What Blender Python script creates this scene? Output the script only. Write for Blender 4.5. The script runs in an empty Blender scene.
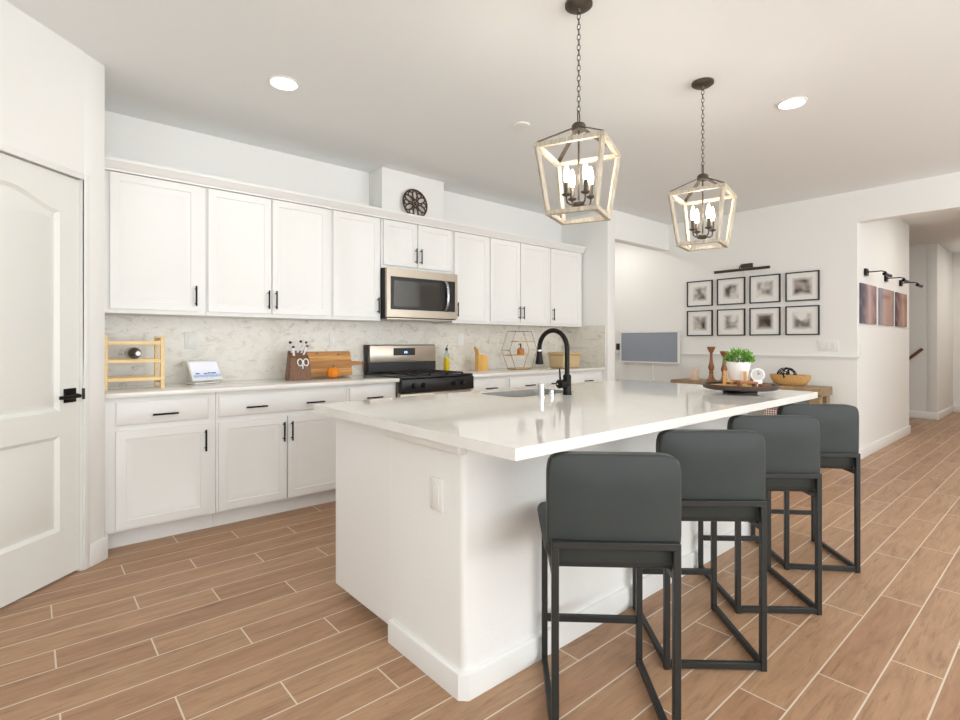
import bpy, bmesh, math, random
from mathutils import Vector, Matrix
R = math.radians
random.seed(7)
C = bpy.context.scene.collection
sc = bpy.context.scene

# ------------------------------------------------------------------ camera
cam_d = bpy.data.cameras.new('camera'); cam = bpy.data.objects.new('camera', cam_d); C.objects.link(cam)
cam.location = (0, 0, 1.206); cam.rotation_euler = (R(90), 0, R(-40.8))
cam_d.sensor_width = 36; cam_d.lens = 522 / 960 * 36; cam_d.shift_y = -18 / 960
cam_d.clip_start = 0.05; cam_d.clip_end = 100
sc.camera = cam

# ------------------------------------------------------------------ world, large lights, exposure
w = bpy.data.worlds.new('sky'); sc.world = w; w.use_nodes = True
w.node_tree.nodes['Background'].inputs[0].default_value = (0.86, 0.93, 1.0, 1)
w.node_tree.nodes['Background'].inputs[1].default_value = 1.0
sc.view_settings.view_transform = 'Standard'; sc.view_settings.look = 'None'
sc.view_settings.gamma = 1; sc.view_settings.use_curve_mapping = False
sc.view_settings.exposure = -0.27

def area(name, loc, rot, sx, sy, power, color=(1, 1, 1), spread=180):
    d = bpy.data.lights.new(name, 'AREA'); d.shape = 'RECTANGLE'; d.size = sx; d.size_y = sy
    d.energy = power; d.color = color; d.spread = R(spread)
    o = bpy.data.objects.new(name, d); C.objects.link(o); o.location = loc; o.rotation_euler = rot
    return o
def disk(name, loc, power, color, size=0.15, spread=180):
    d = bpy.data.lights.new(name, 'AREA'); d.shape = 'DISK'; d.size = size
    d.energy = power; d.color = color; d.spread = R(spread)
    o = bpy.data.objects.new(name, d); C.objects.link(o); o.location = loc
    return o
COOL_FILL = (0.91, 0.962, 1.0)
WARM = (1.0, 0.95, 0.89)
# added area lights at assumed windows, tilted up to brighten the ceiling
for x, p in ((-0.2, 165), (2.6, 150), (5.4, 140)):
    area('rear_ceiling_fill', (x, -3.92, 1.35), (R(146), 0, 0), 2.3, 2.1, p, COOL_FILL)
area('patio_ceiling_fill', (-2.42, -1.2, 1.25), (0, R(-138), 0), 2.2, 3.4, 60, COOL_FILL)
# beams of the two visible downlights first; the rest are added fill without fixtures
for x, y, p in ((1.145, 3.109, 3), (3.717, 1.232, 4), (3.9, 3.0, 3), (0.4, -0.6, 6), (3.2, -1.2, 3), (5.4, -1.0, 5)):
    disk('downlight_and_fill_beam', (x, y, 2.728), p, WARM)
for x, y in ((7.6, 0.5), (9.6, 0.4), (11.3, 0.4)):  # fill lights added for the hall, out of view and without fixtures
    disk('hall_fill_beam', (x, y, 2.728), 14, WARM)
disk('nook_downlight_beam', (5.75, 4.3, 2.728), 7, (1.0, 0.95, 0.90))

# ------------------------------------------------------------------ materials
def lin(r, g, b):
    f = lambda c: (c / 255 / 12.92) if c / 255 <= 0.04045 else ((c / 255 + 0.055) / 1.055) ** 2.4
    return (f(r), f(g), f(b), 1)
class NT:
    def __init__(s, name):
        s.m = bpy.data.materials.new(name); s.m.use_nodes = True
        s.t = s.m.node_tree; s.b = s.t.nodes['Principled BSDF']
    def n(s, typ, **kw):
        x = s.t.nodes.new(typ)
        for k, v in kw.items(): setattr(x, k, v)
        return x
    def l(s, a, b): s.t.links.new(a, b)
    def math(s, op, a, b=None, c=None):
        x = s.n('ShaderNodeMath', operation=op)
        for i, v in enumerate((a, b, c)):
            if v is None: continue
            if isinstance(v, (int, float)): x.inputs[i].default_value = v
            else: s.l(v, x.inputs[i])
        return x.outputs[0]
    def mix(s, fac, a, b):
        x = s.n('ShaderNodeMix', data_type='RGBA')
        for i, v in ((0, fac), (6, a), (7, b)):
            if isinstance(v, (int, float, tuple)): x.inputs[i].default_value = v
            else: s.l(v, x.inputs[i])
        return x.outputs[2]
    def coord(s, out='Object', scale=(1, 1, 1), loc=(0, 0, 0)):
        tc = s.n('ShaderNodeTexCoord'); mp = s.n('ShaderNodeMapping')
        mp.inputs['Scale'].default_value = scale; mp.inputs['Location'].default_value = loc
        s.l(tc.outputs[out], mp.inputs['Vector']); return mp.outputs[0]
    def noise(s, vec, scale, detail=3, rough=0.5, dist=0.0):
        x = s.n('ShaderNodeTexNoise'); x.inputs['Scale'].default_value = scale
        x.inputs['Detail'].default_value = detail; x.inputs['Roughness'].default_value = rough
        x.inputs['Distortion'].default_value = dist
        if vec: s.l(vec, x.inputs['Vector'])
        return x.outputs[0]
    def ramp(s, fac, stops):
        x = s.n('ShaderNodeValToRGB'); s.l(fac, x.inputs[0]); e = x.color_ramp.elements
        e[0].position, e[0].color = stops[0]; e[1].position, e[1].color = stops[-1]
        for p, c in stops[1:-1]:
            k = e.new(p); k.color = c
        return x.outputs[0]
    def bump(s, h, strength, dist=0.002):
        x = s.n('ShaderNodeBump'); x.inputs['Strength'].default_value = strength
        x.inputs['Distance'].default_value = dist
        s.l(h, x.inputs['Height']); s.l(x.outputs[0], s.b.inputs['Normal'])
def plain(name, rgb, rough=0.5, metal=0.0, var=0.03, nscale=12, bump=0.0, bscale=200, coat=0.0):
    t = NT(name); c = lin(*rgb)
    v = t.coord(); nz = t.noise(v, nscale)
    a = tuple(min(1, x * (1 - var)) for x in c[:3]) + (1,); b = tuple(min(1, x * (1 + var)) for x in c[:3]) + (1,)
    t.l(t.mix(nz, a, b), t.b.inputs['Base Color'])
    t.b.inputs['Roughness'].default_value = rough; t.b.inputs['Metallic'].default_value = metal
    t.b.inputs['Coat Weight'].default_value = coat
    if bump: t.bump(t.noise(v, bscale, 2), bump)
    return t.m
def wood(name, c1, c2, rough=0.45, axis=0, scale=6.0, stripes=0.0):
    t = NT(name); s = [14, 14, 14]; s[axis] = 1.6
    v = t.coord(scale=tuple(s)); nz = t.noise(v, scale, 5, 0.6, 0.6)
    t.l(t.ramp(nz, [(0.3, lin(*c1)), (0.7, lin(*c2))]), t.b.inputs['Base Color'])
    t.b.inputs['Roughness'].default_value = rough; t.bump(nz, 0.15)
    return t.m
def emis(name, rgb, strength):
    t = NT(name); c = lin(*rgb)
    t.b.inputs['Base Color'].default_value = c
    t.b.inputs['Emission Color'].default_value = c; t.b.inputs['Emission Strength'].default_value = strength
    return t.m

M = {}
M['wall'] = plain('wall_paint', (243, 242, 238), 0.7, var=0.006, bump=0.3, bscale=110)
M['ceiling'] = plain('ceiling_paint', (243, 245, 244), 0.85, var=0.006, bump=0.15, bscale=90)
M['trim'] = plain('trim_paint', (240, 239, 235), 0.4, var=0.005)
M['door'] = plain('door_paint', (236, 236, 230), 0.42, var=0.005, bump=0.05, bscale=60)
M['cab'] = plain('cabinet_paint', (242, 241, 238), 0.35, var=0.005)
M['black'] = plain('black_metal', (24, 22, 21), 0.4, 0.6, var=0.1)
M['bronze'] = plain('bronze_metal', (84, 76, 66), 0.42, 0.6, var=0.15)
M['wire'] = plain('antique_brass_wire', (128, 112, 92), 0.35, 0.8)
M['sinksteel'] = plain('sink_steel', (158, 156, 152), 0.4, 0.3)
M['rust'] = plain('dark_rusted_metal', (74, 54, 38), 0.6, 0.2, var=0.2)
M['dark'] = plain('black_plastic', (18, 18, 19), 0.35, var=0.1)
M['glassblack'] = plain('black_glass', (58, 54, 48), 0.12, var=0.05, coat=0.5)
M['iron'] = plain('cast_iron', (26, 25, 25), 0.6, var=0.2, bump=0.2)
M['chrome'] = plain('chrome', (205, 206, 208), 0.22, 1.0, var=0.02)
M['white_plastic'] = plain('white_plastic', (240, 239, 234), 0.35, var=0.01)
M['ceramic'] = plain('white_ceramic', (244, 245, 247), 0.25, var=0.01)
M['red'] = plain('red_cord', (120, 50, 34), 0.6)
M['pumpkin'] = plain('pumpkin_skin', (240, 140, 25), 0.5, var=0.15, nscale=20)
M['stalk'] = plain('stalk', (120, 100, 50), 0.7, var=0.2)
M['soil'] = plain('soil', (60, 45, 35), 0.9, var=0.3, nscale=60)
M['candle'] = plain('candle_wax', (235, 205, 185), 0.5, var=0.04)
M['woodlight'] = wood('light_pine_wood', (236, 200, 138), (248, 220, 168))
M['woodtan'] = wood('tan_wood', (200, 150, 88), (226, 182, 118))
M['bamboo'] = wood('bamboo_wood', (222, 165, 80), (240, 192, 110), axis=2)
M['woodred'] = wood('reddish_turned_wood', (122, 74, 42), (166, 108, 66), axis=2)
M['woodbrown'] = wood('dark_brown_wood', (96, 62, 38), (140, 96, 62), axis=2)
M['wooddark'] = wood('dark_stained_wood', (48, 38, 32), (82, 64, 52))
M['console'] = wood('rustic_console_wood', (128, 104, 76), (176, 150, 112), axis=1)
M['whitewash'] = wood('whitewashed_wood', (156, 144, 124), (206, 196, 178), 0.6, axis=2)
M['tan_box'] = plain('tan_bread_box', (206, 180, 138), 0.5, var=0.05, bump=0.1, bscale=80)

def m_steel():
    t = NT('brushed_steel'); v = t.coord(scale=(2, 60, 160)); nz = t.noise(v, 4, 3)
    t.l(t.mix(nz, lin(176, 164, 148), lin(206, 196, 182)), t.b.inputs['Base Color'])
    t.b.inputs['Metallic'].default_value = 0.9; t.b.inputs['Roughness'].default_value = 0.33
    return t.m
M['steel'] = m_steel()
def m_leather():
    t = NT('dark_grey_leatherette'); v = t.coord()
    nz = t.noise(v, 5, 3); vo = t.n('ShaderNodeTexVoronoi'); vo.inputs['Scale'].default_value = 420
    t.l(v, vo.inputs['Vector'])
    t.l(t.mix(nz, lin(48, 52, 51), lin(59, 64, 62)), t.b.inputs['Base Color'])
    t.b.inputs['Roughness'].default_value = 0.5; t.b.inputs['Specular IOR Level'].default_value = 0.35
    t.bump(vo.outputs[0], 0.12, 0.0008)
    return t.m
M['leather'] = m_leather()
M['stoolframe'] = plain('gunmetal_frame', (50, 51, 50), 0.45, 0.35, var=0.05)
def m_quartz():
    t = NT('white_quartz'); v = t.coord()
    n1 = t.noise(v, 2.2, 6, 0.6, 1.2); n2 = t.noise(v, 160, 2)
    c = t.ramp(n1, [(0.40, lin(236, 233, 227)), (0.5, lin(234, 231, 225)), (0.58, lin(237, 235, 229))])
    t.l(t.mix(t.math('MULTIPLY', n2, 0.06), c, lin(200, 194, 184)), t.b.inputs['Base Color'])
    t.b.inputs['Roughness'].default_value = 0.05; t.b.inputs['Specular IOR Level'].default_value = 0.6
    return t.m
M['quartz'] = m_quartz()
def m_marble():
    t = NT('marble_tile'); v = t.coord()
    n1 = t.noise(v, 5.0, 8, 0.66, 0.7); n2 = t.noise(v, 11, 6, 0.65, 0.4)
    c = t.ramp(n1, [(0.36, lin(226, 219, 206)), (0.50, lin(238, 233, 223)), (0.64, lin(229, 223, 211))])
    vd = t.coord(scale=(5, 1, 9)); n3 = t.noise(vd, 2.2, 8, 0.7, 1.0)
    c2 = t.mix(t.ramp(n3, [(0.54, (0, 0, 0, 1)), (0.66, (0.75, 0.75, 0.75, 1))]), c, lin(190, 178, 160))
    sx = t.n('ShaderNodeSeparateXYZ'); t.l(v, sx.inputs[0])
    # small brick-laid tile joints, hardly darker than the tile
    row = t.math('FLOOR', t.math('DIVIDE', sx.outputs[2], 0.075))
    fz = t.math('FRACT', t.math('DIVIDE', sx.outputs[2], 0.075))
    fx = t.math('FRACT', t.math('ADD', t.math('DIVIDE', sx.outputs[0], 0.15), t.math('MULTIPLY', row, 0.5)))
    g = t.math('MAXIMUM', t.math('LESS_THAN', fz, 0.03), t.math('LESS_THAN', fx, 0.015))
    t.l(t.mix(t.math('MULTIPLY', g, 0.35), c2, lin(220, 213, 201)), t.b.inputs['Base Color'])
    t.b.inputs['Roughness'].default_value = 0.28
    return t.m
M['marble'] = m_marble()
def m_floor():
    t = NT('wood_look_plank_tile'); v = t.coord()
    s = t.n('ShaderNodeSeparateXYZ'); t.l(v, s.inputs[0]); X, Y = s.outputs[0], s.outputs[1]
    P_, L_ = 0.1539, 0.90
    ry = t.math('DIVIDE', t.math('SUBTRACT', 3.098, Y), P_)
    row = t.math('FLOOR', ry); fy = t.math('FRACT', ry)
    cx = t.math('DIVIDE', t.math('SUBTRACT', X, t.math('ADD', 0.075, t.math('MULTIPLY', row, 0.30))), L_)
    colm = t.math('FLOOR', cx); fx = t.math('FRACT', cx)
    gw = 0.0028
    g = t.math('MAXIMUM',
               t.math('MAXIMUM', t.math('LESS_THAN', fy, gw / P_), t.math('GREATER_THAN', fy, 1 - gw / P_)),
               t.math('MAXIMUM', t.math('LESS_THAN', fx, gw / L_), t.math('GREATER_THAN', fx, 1 - gw / L_)))
    wn = t.n('ShaderNodeTexWhiteNoise', noise_dimensions='2D'); cb = t.n('ShaderNodeCombineXYZ')
    t.l(row, cb.inputs[0]); t.l(colm, cb.inputs[1]); t.l(cb.outputs[0], wn.inputs['Vector'])
    off = t.n('ShaderNodeVectorMath', operation='MULTIPLY_ADD')
    t.l(wn.outputs['Color'], off.inputs[0]); off.inputs[1].default_value = (31, 17, 9); 
    mp = t.n('ShaderNodeMapping'); mp.inputs['Scale'].default_value = (1.3, 9, 1); t.l(v, mp.inputs['Vector'])
    t.l(mp.outputs[0], off.inputs[2])
    gr = t.noise(off.outputs[0], 1.6, 7, 0.62, 1.3)
    gr2 = t.noise(off.outputs[0], 7.0, 4, 0.6, 0.5)
    base = t.ramp(gr, [(0.25, lin(104, 78, 60)), (0.40, lin(160, 122, 93)), (0.60, lin(186, 148, 115)), (0.80, lin(136, 98, 72))])
    base = t.mix(t.math('MULTIPLY', gr2, 0.28), base, lin(202, 168, 136))
    tone = t.ramp(wn.outputs['Value'], [(0.0, lin(152, 104, 74)), (0.5, lin(174, 135, 102)), (1.0, lin(190, 151, 115))])
    base = t.mix(0.35, base, tone)
    mp2 = t.n('ShaderNodeMapping'); mp2.inputs['Scale'].default_value = (3.0, 42, 1); t.l(v, mp2.inputs['Vector'])
    off2 = t.n('ShaderNodeVectorMath', operation='MULTIPLY_ADD'); t.l(wn.outputs['Color'], off2.inputs[0]); off2.inputs[1].default_value = (13, 29, 5); t.l(mp2.outputs[0], off2.inputs[2])
    fine = t.noise(off2.outputs[0], 1.5, 5, 0.65, 1.6)
    base = t.mix(t.ramp(fine, [(0.52, (0, 0, 0, 1)), (0.72, (0.6, 0.6, 0.6, 1))]), base, lin(112, 82, 62))
    t.l(t.mix(g, base, lin(222, 206, 186)), t.b.inputs['Base Color'])
    t.b.inputs['Roughness'].default_value = 0.42; t.b.inputs['Specular IOR Level'].default_value = 0.4
    h = t.math('SUBTRACT', t.math('MULTIPLY', gr, 0.2), g); t.bump(h, 0.2, 0.001)
    return t.m
M['floor'] = m_floor()
def m_leaf():
    t = NT('leaf_green'); v = t.coord(); nz = t.noise(v, 40, 2)
    t.l(t.ramp(nz, [(0.3, lin(74, 128, 42)), (0.55, lin(122, 176, 70)), (0.75, lin(168, 206, 100))]), t.b.inputs['Base Color'])
    t.b.inputs['Roughness'].default_value = 0.5
    return t.m
M['leaf'] = m_leaf()
def m_board():
    t = NT('striped_acacia_board'); v = t.coord(scale=(1.2, 12, 14)); nz = t.noise(v, 2.4, 5, 0.6, 0.8)
    v2 = t.coord(); s = t.n('ShaderNodeSeparateXYZ'); t.l(v2, s.inputs[0])
    st = t.n('ShaderNodeTexWhiteNoise', noise_dimensions='1D')
    t.l(t.math('FLOOR', t.math('DIVIDE', s.outputs[2], 0.034)), st.inputs['W'])
    c = t.ramp(nz, [(0.3, lin(196, 132, 62)), (0.7, lin(240, 190, 112))])
    t.l(t.mix(t.math('MULTIPLY', st.outputs['Value'], 0.7), c, lin(150, 88, 42)), t.b.inputs['Base Color'])
    t.b.inputs['Roughness'].default_value = 0.45
    return t.m
M['board'] = m_board()
def m_oil():
    t = NT('golden_oil'); t.b.inputs['Base Color'].default_value = lin(226, 196, 20)
    t.b.inputs['Roughness'].default_value = 0.15; return t.m
M['oil'] = m_oil()
def m_glass(name='clear_glass', tint=(235, 240, 238)):
    t = NT(name); t.b.inputs['Base Color'].default_value = lin(*tint); t.b.inputs['Roughness'].default_value = 0.03
    t.b.inputs['Transmission Weight'].default_value = 1.0; t.b.inputs['IOR'].default_value = 1.35
    return t.m
M['glass'] = m_glass()
def m_screen_dark():
    t = NT('switched_off_screen'); t.b.inputs['Base Color'].default_value = lin(150, 157, 170)
    t.b.inputs['Roughness'].default_value = 0.22; t.b.inputs['Specular IOR Level'].default_value = 0.8
    return t.m
M['screen'] = m_screen_dark()
def m_pattern():
    t = NT('diamond_pattern_weave'); v = t.coord(scale=(1, 1, 1)); ch = t.n('ShaderNodeTexChecker')
    mp = t.n('ShaderNodeMapping'); mp.inputs['Rotation'].default_value = (R(45), 0, 0); t.l(v, mp.inputs['Vector'])
    t.l(mp.outputs[0], ch.inputs['Vector']); ch.inputs['Scale'].default_value = 60
    ch.inputs['Color1'].default_value = lin(236, 226, 220); ch.inputs['Color2'].default_value = lin(138, 84, 78)
    t.l(ch.outputs[0], t.b.inputs['Base Color']); t.b.inputs['Roughness'].default_value = 0.9
    return t.m
M['pattern'] = m_pattern()
M['bulb'] = emis('bulb_glow', (255, 238, 212), 9)
M['lens'] = emis('downlight_lens', (255, 250, 240), 14)
M['digits'] = emis('clock_digits', (170, 215, 255), 2.5)
def m_print(name, seed, dark, light, lo=0.35, hi=0.65, half=0.085, soft=0.035, aniso=(1, 1, 1)):
    """soft-focus black and white photograph in the middle of a white sheet, in the sheet's own y/z"""
    t = NT(name); v = t.coord()
    s = t.n('ShaderNodeSeparateXYZ'); t.l(v, s.inputs[0])
    ay = t.math('ABSOLUTE', s.outputs[1]); az = t.math('ABSOLUTE', s.outputs[2])
    mx = t.math('MAXIMUM', ay, az)
    fade = t.math('DIVIDE', t.math('SUBTRACT', half, mx), soft)
    fade = t.math('MINIMUM', t.math('MAXIMUM', fade, 0.0), 1.0)
    v2 = t.coord(loc=(seed * 3.1, seed * 1.7, seed * 2.3), scale=aniso); nz = t.noise(v2, 11, 1, 0.4)
    c = t.ramp(nz, [(lo, lin(*dark)), (hi, lin(*light))])
    t.l(t.mix(fade, lin(238, 236, 231), c), t.b.inputs['Base Color']); t.b.inputs['Roughness'].default_value = 0.6
    return t.m
def m_canvas(name, seed, stops):
    """out-of-focus colour portrait on canvas, varying across x"""
    t = NT(name); v = t.coord(); s = t.n('ShaderNodeSeparateXYZ'); t.l(v, s.inputs[0])
    v2 = t.coord(loc=(seed * 2.2, 0, seed * 1.3), scale=(1, 1, 1)); nz = t.noise(v2, 5, 1, 0.4)
    f = t.math('ADD', t.math('DIVIDE', s.outputs[0], 0.62), t.math('MULTIPLY', t.math('SUBTRACT', nz, 0.5), 0.35))
    f = t.math('ADD', f, 0.5)
    nz2 = t.noise(v2, 7, 1, 0.4)
    c = t.ramp(f, stops)
    c = t.mix(t.ramp(nz2, [(0.45, (0, 0, 0, 1)), (0.75, (0.4, 0.4, 0.4, 1))]), c, lin(190, 158, 146))
    t.l(c, t.b.inputs['Base Color']); t.b.inputs['Roughness'].default_value = 0.8
    return t.m
def m_display():
    t = NT('smart_display_screen'); v = t.coord(); s = t.n('ShaderNodeSeparateXYZ'); t.l(v, s.inputs[0])
    nz = t.noise(t.coord(scale=(22, 1, 60)), 2.0, 3, 0.7)
    zz = t.math('ADD', t.math('DIVIDE', s.outputs[2], 0.13), t.math('MULTIPLY', t.math('SUBTRACT', nz, 0.5), 0.25))
    c = t.ramp(zz, [(0.12, lin(150, 156, 172)), (0.30, lin(214, 222, 238)), (0.42, lin(150, 166, 196)), (0.52, lin(206, 216, 234)), (0.85, lin(232, 232, 240))])
    t.l(c, t.b.inputs['Base Color']); t.l(c, t.b.inputs['Emission Color'])
    t.b.inputs['Emission Strength'].default_value = 0.35; t.b.inputs['Roughness'].default_value = 0.2
    return t.m
M['display'] = m_display()

# ------------------------------------------------------------------ mesh helpers
class MB:
    def __init__(s): s.bm = bmesh.new()
    def box(s, x0, x1, y0, y1, z0, z1, bev=0.0, seg=1):
        t = bmesh.new(); bmesh.ops.create_cube(t, size=1)
        for v in t.verts:
            v.co = Vector(((x0 + x1) / 2 + v.co.x * (x1 - x0), (y0 + y1) / 2 + v.co.y * (y1 - y0), (z0 + z1) / 2 + v.co.z * (z1 - z0)))
        if bev: bmesh.ops.bevel(t, geom=t.edges[:], offset=bev, segments=seg, profile=0.5, affect='EDGES')
        s.join(t); return s
    def join(s, t, mat=None):
        if mat is not None: bmesh.ops.transform(t, matrix=mat, verts=t.verts)
        me = bpy.data.meshes.new('tmp'); t.to_mesh(me); t.free(); s.bm.from_mesh(me); bpy.data.meshes.remove(me); return s
    def bar(s, a, b, wx=0.02, wy=None, roll=0.0, round_=False, seg=12, r2=None):
        """straight bar of square (or round) section from a to b"""
        a, b = Vector(a), Vector(b); d = b - a; L = d.length; wy = wy or wx
        t = bmesh.new()
        if round_:
            bmesh.ops.create_cone(t, cap_ends=True, segments=seg, radius1=wx, radius2=(wx if r2 is None else r2), depth=L)
        else:
            bmesh.ops.create_cube(t, size=1)
            for v in t.verts: v.co = Vector((v.co.x * wx, v.co.y * wy, v.co.z * L))
        q = d.to_track_quat('Z', 'Y')
        s.join(t, Matrix.Translation((a + b) / 2) @ q.to_matrix().to_4x4() @ Matrix.Rotation(roll, 4, 'Z')); return s
    def tube(s, pts, r, seg=8, closed=False, caps=True):
        pts = [Vector(p) for p in pts]; n = len(pts); rings = []; rr = r if isinstance(r, (list, tuple)) else [r] * n
        up = None
        for i, p in enumerate(pts):
            if closed: d = pts[(i + 1) % n] - pts[i - 1]
            else: d = pts[min(i + 1, n - 1)] - pts[max(i - 1, 0)]
            d.normalize()
            if up is None:
                up = Vector((0, 0, 1)) if abs(d.z) < 0.9 else Vector((1, 0, 0))
            u = (up - d * up.dot(d)); 
            if u.length < 1e-4: u = d.orthogonal()
            u.normalize(); up = u; v = d.cross(u)
            rings.append([s.bm.verts.new(p + (u * math.cos(2 * math.pi * k / seg) + v * math.sin(2 * math.pi * k / seg)) * rr[i]) for k in range(seg)])
        for i in range(n if closed else n - 1):
            A, B = rings[i], rings[(i + 1) % n]
            for k in range(seg): s.bm.faces.new((A[k], A[(k + 1) % seg], B[(k + 1) % seg], B[k]))
        if not closed and caps:
            s.bm.faces.new(rings[0][::-1]); s.bm.faces.new(rings[-1])
        return s
    def lathe(s, prof, seg=24, c=(0, 0, 0), rib=0.0, nrib=8, sx=1.0, sy=1.0):
        rings = []
        for r, z in prof:
            if r <= 1e-6: rings.append([s.bm.verts.new(Vector(c) + Vector((0, 0, z)))])
            else:
                rings.append([s.bm.verts.new(Vector(c) + Vector((sx * r * (1 - rib * abs(math.cos(nrib * math.pi * k / seg)) ** 6) * math.cos(2 * math.pi * k / seg), sy * r * (1 - rib * abs(math.cos(nrib * math.pi * k / seg)) ** 6) * math.sin(2 * math.pi * k / seg), z))) for k in range(seg)])
        for A, B in zip(rings, rings[1:]):
            for k in range(seg):
                k2 = (k + 1) % seg
                if len(A) == 1 and len(B) == 1: continue
                if len(A) == 1: s.bm.faces.new((A[0], B[k2], B[k]))
                elif len(B) == 1: s.bm.faces.new((A[k], A[k2], B[0]))
                else: s.bm.faces.new((A[k], A[k2], B[k2], B[k]))
        if len(rings[0]) > 1: s.bm.faces.new(rings[0][::-1])
        if len(rings[-1]) > 1: s.bm.faces.new(rings[-1])
        return s
    def rot(s, m):
        bmesh.ops.transform(s.bm, matrix=m, verts=s.bm.verts); return s
def offset_poly(pts, d):
    """inward offset of a CCW polygon"""
    n = len(pts); out = []
    for i in range(n):
        p0, p1, p2 = Vector(pts[i - 1]), Vector(pts[i]), Vector(pts[(i + 1) % n])
        a = (p1 - p0).normalized(); b = (p2 - p1).normalized()
        na = Vector((-a.y, a.x)); nb = Vector((-b.y, b.x)); m = (na + nb)
        m = m / max(0.3, m.dot(na)) if m.length > 1e-6 else na
        out.append(tuple(p1 + m * d))
    return out
def slab_holes(outer, holes, f, z0, z1):
    """prism of a 2D outline with holes; f(u, v, w) -> 3D point"""
    mb = MB(); bm = mb.bm
    def loop(pts, w): return [bm.verts.new(f(p[0], p[1], w)) for p in pts]
    for w_, flip in ((z0, True), (z1, False)):
        t = bmesh.new(); es = []
        for pts in [outer] + holes:
            vs = [t.verts.new(f(p[0], p[1], w_)) for p in pts]
            for i in range(len(vs)): es.append(t.edges.new((vs[i], vs[(i + 1) % len(vs)])))
        bmesh.ops.triangle_fill(t, use_beauty=True, use_dissolve=False, edges=es)
        mb.join(t)
    for pts in [outer] + holes:
        A, B = loop(pts, z0), loop(pts, z1)
        for i in range(len(A)): bm.faces.new((A[i], A[(i + 1) % len(A)], B[(i + 1) % len(A)], B[i]))
    return mb
def rrect(x0, x1, y0, y1, r, n=5):
    pts = []
    for cx, cy, a0 in ((x1 - r, y0 + r, -90), (x1 - r, y1 - r, 0), (x0 + r, y1 - r, 90), (x0 + r, y0 + r, 180)):
        for k in range(n + 1):
            a = R(a0 + 90 * k / n); pts.append((cx + r * math.cos(a), cy + r * math.sin(a)))
    return pts

def root_matrix(o):
    while o.parent: o = o.parent
    return Matrix.Translation(o.location) @ o.rotation_euler.to_matrix().to_4x4()
def link(name, mb, mat, parent=None, world=False, smooth=True):
    bm = mb.bm
    bmesh.ops.remove_doubles(bm, verts=bm.verts, dist=1e-6)
    bmesh.ops.recalc_face_normals(bm, faces=bm.faces)
    me = bpy.data.meshes.new(name); bm.to_mesh(me); bm.free()
    if world and parent: me.transform(root_matrix(parent).inverted())
    me.materials.append(mat)
    if smooth:
        me.shade_smooth(); me.set_sharp_from_angle(angle=R(38))
    o = bpy.data.objects.new(name, me); C.objects.link(o)
    if parent: o.parent = parent
    return o
def tag(o, label, cat, group=None):
    o['label'] = label; o['category'] = cat
    if group: o['group'] = group
    return o
def thing(name, label, cat, loc=(0, 0, 0), rz=0.0, group=None):
    o = bpy.data.objects.new(name, None); C.objects.link(o); o.empty_display_size = 0.05
    o.location = loc; o.rotation_euler = (0, 0, rz); return tag(o, label, cat, group)
def single(name, mb, mat, label, cat, group=None, at=None):
    """a thing of one mesh, built in world coordinates, origin moved to its base"""
    o = link(name, mb, mat)
    vs = [v.co for v in o.data.vertices]
    if at is None:
        at = Vector(((min(v.x for v in vs) + max(v.x for v in vs)) / 2, (min(v.y for v in vs) + max(v.y for v in vs)) / 2, min(v.z for v in vs)))
    o.data.transform(Matrix.Translation(-Vector(at))); o.location = at
    return tag(o, label, cat, group)
def struct(name, mb, mat):
    o = link(name, mb, mat); o['kind'] = 'structure'; return o
def dup(root, loc, rz, label):
    r = root.copy(); C.objects.link(r); r.location = loc; r.rotation_euler = (0, 0, rz); r['label'] = label
    for ch in list(root.children):
        c = ch.copy(); C.objects.link(c); c.parent = r
        for g in ch.children:
            d = g.copy(); C.objects.link(d); d.parent = c
    return r

# ================================================================== ROOM SHELL
H = 2.745
struct('floor', MB().box(-2.6, 12.3, -4.15, 5.05, -0.1, 0), M['floor'])
struct('ceiling', MB().box(-2.6, 12.3, -4.15, 5.05, H, H + 0.1), M['ceiling'])
struct('wall_kitchen', MB().box(0.2, 5.02, 4.258, 4.4, 0, H), M['wall'])
# pier at the right end of the kitchen run
struct('wall_pier', MB().box(5.02, 5.16, 3.57, 5.0, 0, H, 0.012, 3), M['wall'])
struct('wall_nook_back', MB().box(5.16, 6.37, 4.9, 5.0, 0, H), M['wall'])
struct('wall_nook_header', MB().box(5.15, 6.37, 3.57, 3.70, 2.41, H, 0.008, 2), M['wall'])
struct('wall_gallery', MB().box(6.37, 6.51, 1.62, 5.0, 0, H), M['wall'])
struct('wall_hall_header', MB().box(6.37, 6.51, -1.6, 1.512, 2.43, H), M['wall'])
struct('wall_hall_left', MB().box(6.37, 8.78, 1.512, 1.62, 0, H), M['wall'])
struct('wall_stair', MB().box(10.65, 10.78, 1.62, 4.4, 0, H), M['wall'])
struct('wall_stair_back', MB().box(6.51, 10.78, 4.4, 4.5, 0, H), M['wall'])
struct('wall_hall_far_side', MB().box(10.65, 12.2, 1.49, 1.62, 0, H, 0.008, 2), M['wall'])
struct('wall_hall_end', MB().box(12.1, 12.2, -1.7, 1.60, 0, H), M['wall'])
struct('wall_hall_right', MB().box(6.37, 12.2, -1.72, -1.6, 0, H), M['wall'])
struct('wall_right_rear', MB().box(6.37, 6.51, -4.1, -1.6, 0, H), M['wall'])
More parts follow.
